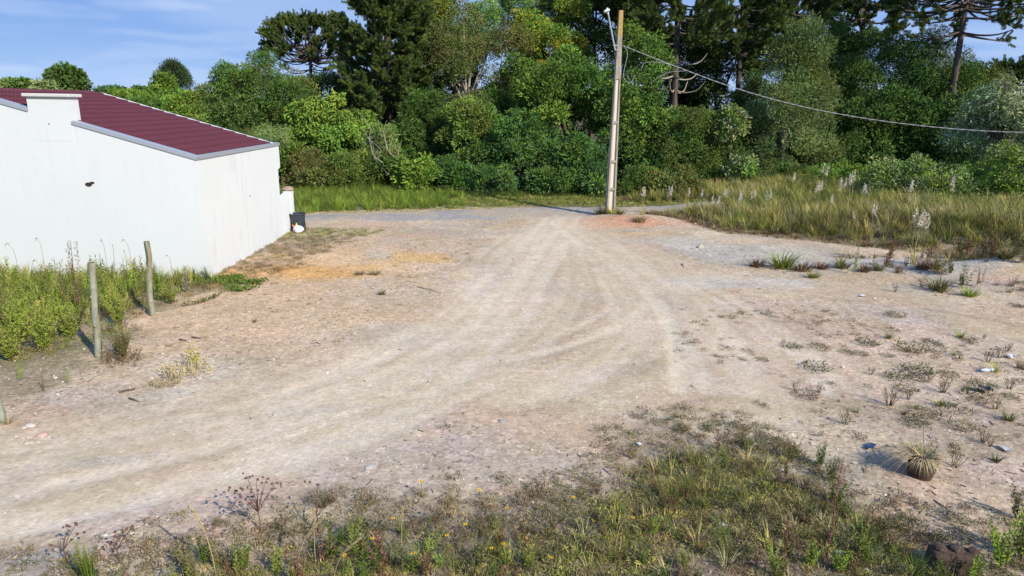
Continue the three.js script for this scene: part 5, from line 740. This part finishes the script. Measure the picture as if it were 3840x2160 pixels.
// ---------- foreground single plants ----------
{ // red stemmed stalks
  const stalk = (label, x, z, h, seed, dry) => {
    const r = rng(seed), t = thing('red_stalk', label, 'weed', [x, fine(x, z), z]), red = M(0.27, 0.075, 0.065, 0.8), lean = V(0.02, 0, -0.03);
    const at = q => V(lean.x * q * h + 0.01 * Math.sin(q * 7), h * q, lean.z * q * h); part('stem', limb([at(0), at(0.35), at(0.7), at(1)], 0.0065, 0.003, 6, 14), red, t);
    const T = new Tris(); for (let i = 0; i < 46; i++) { const q = r() * 0.75, a = r() * 6.28, d = V(Math.cos(a), -0.4 + 0.7 * r(), Math.sin(a)).normalize(); T.leaf(at(q), d, perp(d, r), 0.03, 0.010); } part('dry_leaves', T.geo(), PM.brown, t);
    const B = new Tris(); for (let i = 0; i < 150; i++) { const q = 0.74 + 0.26 * r(), w = (dry ? 0.035 : 0.11) * Math.sin(Math.PI * clamp((1.04 - q) / 0.32)), a = r() * 6.28, p = at(q).add(V(Math.cos(a) * w * r(), 0, Math.sin(a) * w * r())), d = rdir(r, 0.8); B.leaf(p, d, perp(d, r), 0.026, 0.012); } part('seed_head', B.geo(), dry ? PM.dry : gm(0.26, 0.15, 0.10), t);
  };
  stalk('tall red stemmed weed with airy seed head, tallest in the foreground', 3.09, -5.67, 1.02, 31, false);
  stalk('shorter red stemmed weed left of the tallest one', 2.65, -5.62, 0.60, 32, true);
}
{ // seed head plant
  const bobs = (label, x, z, h, n, seed) => {
    const r = rng(seed), t = thing('seed_head_plant', label, 'weed', [x, fine(x, z), z], 0, 'brown seed head plants of the foreground'), br = M(0.16, 0.08, 0.06, 0.9), root = V(0, -0.02, 0), fork = V(0.0, h * 0.35, 0); part('stem', limb([root, V(0.01, h * 0.18, 0), fork], 0.007, 0.005, 5, 5), br, t);
    for (let i = 0; i < n; i++) { const a = r() * 6.28, k = 0.45 * h * r(), tip = V(Math.cos(a) * k, h * (0.6 + 0.45 * r()), Math.sin(a) * k * 0.7), m = fork.clone().lerp(tip, 0.5).add(V(0, 0.02, 0)); part('twig', limb([fork, m, tip], 0.0035, 0.002, 4, 4), br, t); for (let j = 0; j < 2; j++) part('bud', new THREE.IcosahedronGeometry(0.011 + 0.005 * r(), 0), br, t).position.copy(tip).add(V((r() - 0.5) * 0.07, (r() - 0.3) * 0.06, (r() - 0.5) * 0.05)); }
  };
  bobs('bushy plant with many brown seed heads above the foreground weeds', -2.50, -5.95, 0.62, 17, 41);
  bobs('thin seed head plant right of the bushy one', -1.90, -5.90, 0.55, 6, 42);
  bobs('small seed head plant left of the tall green rush clump', -4.10, -5.39, 0.42, 5, 43);
  bobs('low seed head plant right of the tall green rush clump', -3.63, -5.43, 0.38, 6, 44);
  bobs('short seed head plant at mid foreground', -0.73, -5.94, 0.34, 6, 45);
}
{ const [x, z] = [-3.71, -5.13], t = thing('rush_clump', 'upright green rush clump standing alone at the lower left', 'weed', [x, fine(x, z), z]); part('shoots', tuftGeo(90, 0.62, 0.22, 0.008, 0.08, 51, 0.06), PM.green, t); part('side_shoots', weedGeo(8, 0.5, 20, 0.06, 0.006, 52, 0.2), PM.grass, t); }
for (const [x, z, h, lean, label] of [[-2.61, -5.20, 0.75, -0.16, 'pale bent grass stem left of the bushy seed head plant'], [-1.78, -5.40, 0.62, 0.02, 'straight straw grass stem with narrow head'], [-1.92, -5.25, 0.62, 0.28, 'straw grass stem leaning right with thick head'], [-1.57, -5.18, 0.5, 0.30, 'short straw grass stem leaning right'], [-1.01, -5.59, 0.5, 0.02, 'thin pale grass stem in the middle foreground'], [1.45, -6.85, 0.4, 0.10, 'straw seed stem at the top of the foreground weeds'], [2.85, -6.14, 0.42, -0.22, 'long pale grass stem arching left of the red stalks'], [1.03, -5.64, 0.45, 0.08, 'pale feathery grass stem left of the bright weeds'], [-0.24, -5.38, 0.42, 0.12, 'pale grass stem at the bottom middle'], [4.20, -5.50, 0.42, 0.08, 'drooping straw stem left of the soil block']])
  { const t = thing('straw_stem', label, 'grass', [x, fine(x, z), z], 0, 'straw grass stems of the foreground'); part('stem', limb([V(0, 0, 0), V(lean * 0.2, h * 0.45, 0), V(lean * 0.55, h * 0.8, 0), V(lean, h, 0)], 0.0045, 0.003, 5, 10), PM.straw, t); const T = new Tris(), r = rng(Math.round(h * 1000 + x * 10)); for (let j = 0; j < 60; j++) { const q = 0.68 + 0.32 * r(), d = V(lean * 1.2, 1, 0).add(rdir(r).multiplyScalar(0.35)).normalize(); T.leaf(V(lean * q * q, h * (q * 0.98 + 0.01), 0), d, perp(d, r), 0.045, 0.009); } part('seed_head', T.geo(), PM.straw, t); }
for (const [x, z, s, c, label] of [[2.50, -5.37, 0.85, 'bright', 'bright green weed at the foot of the shorter red stalk'], [3.12, -5.47, 0.8, 'bright', 'bright green weed right of the tall red stalk'], [3.46, -5.74, 0.9, 'grass', 'leafy weed second right of the tall red stalk'], [2.87, -5.55, 0.75, 'bright', 'bright green weed between the two red stalks'], [3.77, -5.97, 0.8, 'olive', 'olive leafy weed left of the soil block'], [4.72, -5.57, 1.35, 'bright', 'large bright green bush at the lower right corner'], [5.02, -5.75, 1.4, 'grass', 'green bush at the right edge behind the bright one'], [4.25, -5.31, 0.8, 'bright', 'small bright weed in front of the soil block'], [5.49, -6.43, 0.9, 'olive', 'sparse olive weed at the right edge above the bushes'], [1.46, -5.97, 0.5, 'bright', 'small bright weed amid the dry weeds'], [1.65, -5.43, 0.6, 'grass', 'green weed at the bottom amid dry weeds'], [3.77, -7.09, 0.8, 'green', 'dense dark green weed by the right rim of the weed patch'], [3.79, -7.45, 0.8, 'green', 'green weed at the top rim of the weed patch'], [3.48, -7.54, 0.8, 'olive', 'olive weed left of the dense dark green one'], [3.59, -6.60, 0.85, 'green', 'green weed at the lower right rim of the weed patch'], [-2.81, -5.42, 0.8, 'green', 'green weed right of the rush clump'], [-2.43, -5.32, 0.8, 'green', 'green weed below the bushy seed head plant'], [-2.91, -5.26, 0.6, 'olive', 'olive weed at the bottom left'], [-2.09, -5.28, 0.8, 'grass', 'green weed at the bottom under the straw stems'], [-1.19, -5.31, 0.7, 'green', 'green weed at the bottom left of the middle']])
  { const t = thing('bright_weed', label, 'weed', [x, fine(x, z), z], x * 5, 'leafy weeds of the foreground'); t.scale.setScalar(s); part('foliage', weedGeo(8, 0.42, 30, 0.05, 0.017, 750 + Math.round(Math.abs(x) * 20), 0.4), PM[c], t); part('stems', twigGeo(5, 0.4, 760, 0.004, 0.4), PM.brown, t); }
for (const [x, z, s, label] of [[1.80, -6.58, 1.1, 'olive yellow grass clump at the heart of the weed patch'], [2.29, -7.31, 1.1, 'yellow green grass clump at the top of the weed patch'], [2.57, -6.41, 1.0, 'golden grass clump left of the red stalks'], [1.09, -5.65, 0.9, 'olive grass clump at the bottom of the weed patch'], [-0.10, -5.61, 0.9, 'olive grass clump in the middle foreground'], [-1.07, -5.93, 0.8, 'green grass clump left of the middle foreground'], [-1.43, -5.58, 0.9, 'tall green grass clump right of the straw stems'], [2.10, -5.55, 1.0, 'tall green grass clump at the bottom right of the middle']])
  plant('grass_clump', label, 'grass clumps of the foreground', PG.tuft[(Math.abs(x * 10) | 0) % 3], gm(0.15, 0.15, 0.035), x, z, s, 1.2);
{ // yellow flowers
  const pet = new Tris(), r = rng(55); for (let i = 0; i < 8; i++) { const a = i / 8 * 6.283, d = V(Math.cos(a), 0.25, Math.sin(a)).normalize(); pet.leaf(V(0, 0, 0), d, V(-Math.sin(a), 0, Math.cos(a)), 0.024, 0.014); } const pg = pet.geo(), ym = gm(0.80, 0.50, 0.02);
  byX([[-0.96, -6.61], [-0.31, -6.37], [-0.01, -6.06], [-0.42, -5.88], [-0.58, -5.63], [-0.15, -5.47], [-0.04, -5.59], [-1.14, -5.89], [0.68, -6.29], [1.26, -5.99], [1.08, -5.71], [-1.27, -5.52], [0.40, -5.40], [0.85, -5.89], [-0.87, -5.42], [-1.48, -5.32]]).forEach(([x, z], i) => { const h = 0.14 + 0.12 * r(), t = thing('yellow_flower', 'small yellow flower amid the foreground weeds, ' + ORD[i] + ' from the left', 'flower', [x, fine(x, z), z], r() * 6, 'yellow flowers of the foreground'); part('stem', limb([V(0, 0, 0), V(0.01, h * 0.5, 0), V(0, h, 0)], 0.003, 0.002, 4, 4), PM.olive, t); part('petals', pg.clone().rotateX(0.5 * (r() - 0.2)).translate(0, h, 0), ym, t); part('eye', new THREE.SphereGeometry(0.008, 6, 4).translate(0, h + 0.004, 0), M(0.25, 0.12, 0.02, 0.9), t); });
}
{ const r = rng(990), g = new THREE.CylinderGeometry(0.006, 0.005, 0.1, 5).rotateZ(Math.PI / 2), l = []; for (let i = 0; i < 2600; i++) { const z = -5.5 - 15 * r(), x = mix(-1, 1, r()) * (3.4 - z * 0.7); if (x < -7.3 || fieldIn(x, z) > 0) continue; const [m] = trackAt(x, z); if (m > 0.2 && r() < 0.93) continue; if (fbm(x * 0.8 + 33, z * 0.8, 3) < 0.46) continue; const s = 0.4 + 1.1 * r() * r(); l.push({ m: mat4(V(x, fine(x, z) + 0.008, z), V((r() - 0.5) * 0.2, 1, (r() - 0.5) * 0.2).normalize(), r() * 6.28, V(s, 1, 1)), c: tint(pick(r, [[0.12, 0.09, 0.07], [0.20, 0.15, 0.11], [0.28, 0.22, 0.15]]), r, 0.2, 0.05) }); } const q = new THREE.Group(); q.name = 'wood_chips'; q.userData.kind = 'stuff'; scene.add(q); scatter('chips', g, M(1, 1, 1, 0.95), l, q); }
// ---------- soil blocks, litter and stones ----------
const soilT = texture(256, 256, (u, v) => { const a = tileNoise(u, v, 12, 91), b = tileNoise(u, v, 60, 92), k = 0.55 + 0.5 * a + 0.5 * (b - 0.5); return [0.085 * k, 0.054 * k, 0.034 * k]; });
const soil = new THREE.MeshStandardMaterial({ map: soilT, roughness: 1, bumpMap: soilT, bumpScale: 0.03 });
function lump(geo, amp, f, seed) { const P = geo.attributes.position, q = V(0, 0, 0); for (let i = 0; i < P.count; i++) { q.fromBufferAttribute(P, i); const k = 1 + amp * (fbm(q.x * f + seed, q.y * f + q.z * f * 0.7 + 30, 3) - 0.5); P.setXYZ(i, q.x * k, q.y * k, q.z * k); } geo.computeVertexNormals(); return geo; }
{ // root ball with dry grass
  const [x, z] = [4.92, -7.29], t = thing('root_ball', 'dark pot shaped root ball topped with dry straw grass', 'plant', [x, fine(x, z) - 0.02, z]);
  part('soil_ball', lump(new THREE.CylinderGeometry(0.165, 0.125, 0.25, 28, 8).translate(0.0, 0.13, 0), 0.22, 9, 3).rotateZ(-0.1), soil, t);
  const T = new Tris(), r = rng(61); for (let i = 0; i < 330; i++) { const a = r() * 6.283, o = V(Math.cos(a), 0, Math.sin(a)), fr = o.z > 0.25 && Math.abs(o.x) < 0.9 ? 0.42 : 1, d = V(o.x * (0.5 + 0.9 * r()), 0.9, o.z * (0.5 + 0.9 * r())).normalize(); T.blade(V(o.x * 0.10 * r(), 0.24, o.z * 0.10 * r()), d, o.clone().multiplyScalar(0.35).add(V(0, -0.5 - 0.45 * r(), 0)), (0.36 + 0.34 * r()) * fr, 0.012, 5); } part('dry_blades', T.geo(), gm(0.48, 0.385, 0.215), t);
  const U = new Tris(); for (let i = 0; i < 34; i++) { const a = r() * 6.283, o = V(Math.cos(a), 0, Math.sin(a)); U.blade(V(o.x * 0.05, 0.24, o.z * 0.05), V(o.x * 0.5, 1, o.z * 0.5).normalize(), o.clone().multiplyScalar(0.2), 0.2 + 0.26 * r(), 0.010, 3); } part('upright_blades', U.geo(), gm(0.20, 0.18, 0.06), t);
  part('flower_stem', limb([V(0, 0.25, 0), V(-0.02, 0.45, 0), V(-0.05, 0.66, 0)], 0.005, 0.003, 5, 6), PM.straw, t); part('flower_stem', limb([V(0.05, 0.25, 0), V(0.3, 0.38, 0), V(0.5, 0.33, 0.02)], 0.004, 0.003, 5, 6), PM.straw, t);
}
{ // knobbed block of soil
  const [x, z] = [4.23, -5.54], t = thing('soil_block', 'dark brown block of soil with knobs along its top', 'soil block', [x, fine(x, z) - 0.02, z], -0.15);
  part('block', lump(new RoundedBoxGeometry(0.44, 0.24, 0.22, 6, 0.05).translate(0, 0.12, 0), 0.18, 8, 7), soil, t);
  for (const [a, b, s] of [[-0.14, -0.02, 0.06], [0.01, -0.03, 0.06], [0.155, -0.02, 0.045]]) part('knob', lump(new THREE.IcosahedronGeometry(s, 3).scale(1.15, 0.75, 1), 0.9, 14, a * 9 + 5).translate(a, 0.235, b), soil, t);
}
const stone = (label, x, z, s, c, seed, flat = 0.6) => { const m = lone('stone', lump(new THREE.IcosahedronGeometry(s, 2).scale(1.25, flat, 0.9), 0.7, 5 / (s * 9), seed), M(...c, 0.95), label, 'stone', [x, fine(x, z) + s * flat * 0.35, z], seed, 'loose stones on the lot'); return m; };
stone('single pale stone on the grey patch before the grass edge', 5.85, -20.79, 0.10, [0.48, 0.41, 0.30], 1, 0.7);
stone('white oval stone left of the soil block', 4.37, -6.14, 0.035, [0.70, 0.70, 0.66], 2);
stone('small white stone below the soil block knobs', 4.61, -6.40, 0.025, [0.60, 0.52, 0.42], 3);
stone('flat grey stone on the track verge at mid left', -1.65, -7.21, 0.055, [0.45, 0.42, 0.38], 4, 0.3);
stone('grey slab stone right of the pale track rim', -0.11, -8.46, 0.05, [0.36, 0.33, 0.30], 5, 0.3);
stone('stone among pink rubble at the left edge', -6.32, -8.13, 0.05, [0.60, 0.52, 0.46], 6, 0.4);
stone('pinkish stone beside the pale rubble at left', -6.00, -7.90, 0.05, [0.52, 0.34, 0.28], 7, 0.5);
stone('pale stone in the grass behind the street', 6.63, -24.58, 0.08, [0.5, 0.4, 0.28], 8, 0.6);
byX([[-3.89, -5.89, 0.04], [-3.84, -5.93, 0.035], [-3.76, -5.88, 0.03], [-3.76, -5.98, 0.03], [-4.00, -5.83, 0.045], [-3.90, -5.78, 0.03], [-3.65, -6.17, 0.03], [-3.23, -7.36, 0.03], [-3.20, -7.17, 0.025], [-3.26, -6.98, 0.022], [-1.97, -7.40, 0.03], [-5.24, -6.18, 0.025], [-6.36, -8.07, 0.04], [-6.31, -7.85, 0.03], [3.41, -5.53, 0.025], [5.41, -6.50, 0.03], [5.29, -6.42, 0.025]]).forEach(([x, z, s], i) => stone('small white flake of rock on the ground, ' + ORD[i] + ' from the left', x, z, s * 0.65, [0.62, 0.57, 0.48], Math.round(Math.abs(x * 100) % 50), 0.35));
for (let i = 0; i < 9; i++) { const r = rng(70 + i), q = [-6.00, -7.76], x = q[0] - 0.19 + i * 0.042 + 0.01 * r(), z = q[1] + (r() - 0.5) * 0.2; stone('crumb of the pale pink rubble at the left, ' + ORD[i] + ' from the left', x, z, 0.010 + 0.016 * r(), [0.58, 0.46, 0.42], i + 20, 0.45); }
function scrap(name, label, cat, x, z, w, d, c, seed, h = 0.03) { const g = new THREE.PlaneGeometry(w, d, 12, 8).rotateX(-Math.PI / 2), P = g.attributes.position; for (let i = 0; i < P.count; i++) { const a = P.getX(i), b = P.getZ(i); P.setXYZ(i, a * (0.8 + 0.4 * vn(b * 20 + seed, 3)), 0.012 + h * fbm(a * 18 + seed, b * 18 + 50, 3), b * (0.8 + 0.4 * vn(a * 20 + seed, 9))); } g.computeVertexNormals(); return lone(name, g, new THREE.MeshStandardMaterial({ color: C(...c), roughness: 0.7, side: THREE.DoubleSide }), label, cat, [x, fine(x, z), z], seed); }
scrap('cloth_scrap', 'dark blue cloth scrap on the sand left of the root ball', 'cloth', 4.65, -7.92, 0.16, 0.10, [0.04, 0.065, 0.14], 4, 0.05);
scrap('plastic_scrap', 'light blue plastic scrap among the bright weeds', 'litter', 3.23, -5.75, 0.06, 0.05, [0.10, 0.36, 0.75], 5);
scrap('plastic_scrap', 'tiny blue plastic scrap left of the tall red stalk', 'litter', 3.19, -6.23, 0.03, 0.03, [0.25, 0.40, 0.65], 6);
scrap('paper_scrap', 'crumpled white paper near the right edge', 'litter', 8.85, -11.31, 0.20, 0.12, [0.75, 0.75, 0.73], 7, 0.07);
scrap('paper_scrap', 'white paper flake at the top of the weed patch', 'litter', 1.67, -7.89, 0.07, 0.05, [0.75, 0.75, 0.72], 8);
scrap('paper_scrap', 'white paper flake beside the top weeds', 'litter', 3.18, -7.91, 0.05, 0.04, [0.68, 0.66, 0.6], 9);
scrap('paper_scrap', 'white scrap on the grey strip below the plume grass', 'litter', 8.15, -15.21, 0.16, 0.08, [0.72, 0.72, 0.7], 10);
scrap('plastic_sheet', 'grey torn plastic sheet by the right edge', 'litter', 6.40, -7.94, 0.20, 0.08, [0.42, 0.43, 0.44], 11, 0.05);
scrap('black_scrap', 'black rubbish scrap lying on the sand at right', 'litter', 7.36, -9.76, 0.20, 0.14, [0.02, 0.022, 0.025], 12, 0.12);
{ const [x, z] = [7.94, -10.59], b = thing('plastic_bottle', 'white plastic bottle with blue cap lying on the sand', 'bottle', [x, fine(x, z) + 0.03, z], 0.1); b.scale.setScalar(0.72); part('body', new THREE.LatheGeometry([[0, -0.17], [0.04, -0.165], [0.045, -0.14], [0.045, 0.05], [0.035, 0.1], [0.016, 0.14], [0.014, 0.165], [0, 0.165]].map(a => new THREE.Vector2(...a)), 16).rotateZ(Math.PI / 2), M(0.62, 0.66, 0.72, 0.25), b); part('cap', new THREE.CylinderGeometry(0.019, 0.019, 0.03, 12).rotateZ(Math.PI / 2).translate(-0.175, 0, 0), M(0.03, 0.10, 0.35, 0.4), b); }
for (const [xa, za, xb, zb, r, label] of [[-5.83, -11.68, -5.64, -11.63, 0.014, 'stick lying on the sand right of the weed clump'], [-5.99, -11.54, -5.82, -11.49, 0.014, 'short stick left of the first one on the sand'], [4.73, -18.51, 4.69, -18.12, 0.012, 'short stick across the fan of wheel tracks'], [1.05, -8.78, 1.36, -8.17, 0.006, 'thin twig'], [6.55, -18.31, 7.65, -18.15, 0.02, 'long dark stick on the grey patch'], [-5.75, -9.20, -5.58, -9.32, 0.016, 'forked stick on the sand below the posts'], [-5.52, -9.04, -5.30, -8.91, 0.013, 'small stick beside the forked stick'], [3.70, -6.64, 3.83, -5.97, 0.010, 'dark root trailing from the weed patch'], [4.78, -6.75, 4.83, -6.34, 0.008, 'straw stalk lying below the root ball'], [-2.23, -15.40, -1.61, -14.88, 0.008, 'thin twig lying left of the track fan']]) {
  if (label === 'thin twig') continue; const t = lone('stick', limb([V(0, 0, 0), V((xb - xa) * 0.5, 0.02, (zb - za) * 0.5 + 0.02), V(xb - xa, 0, zb - za)], r, r * 0.7, 6, 6), M(0.13, 0.10, 0.075, 0.95), label, 'stick', [xa, fine(xa, za) + r * 0.6, za], 0, 'sticks lying on the lot');
}
renderer.render(scene, camera);
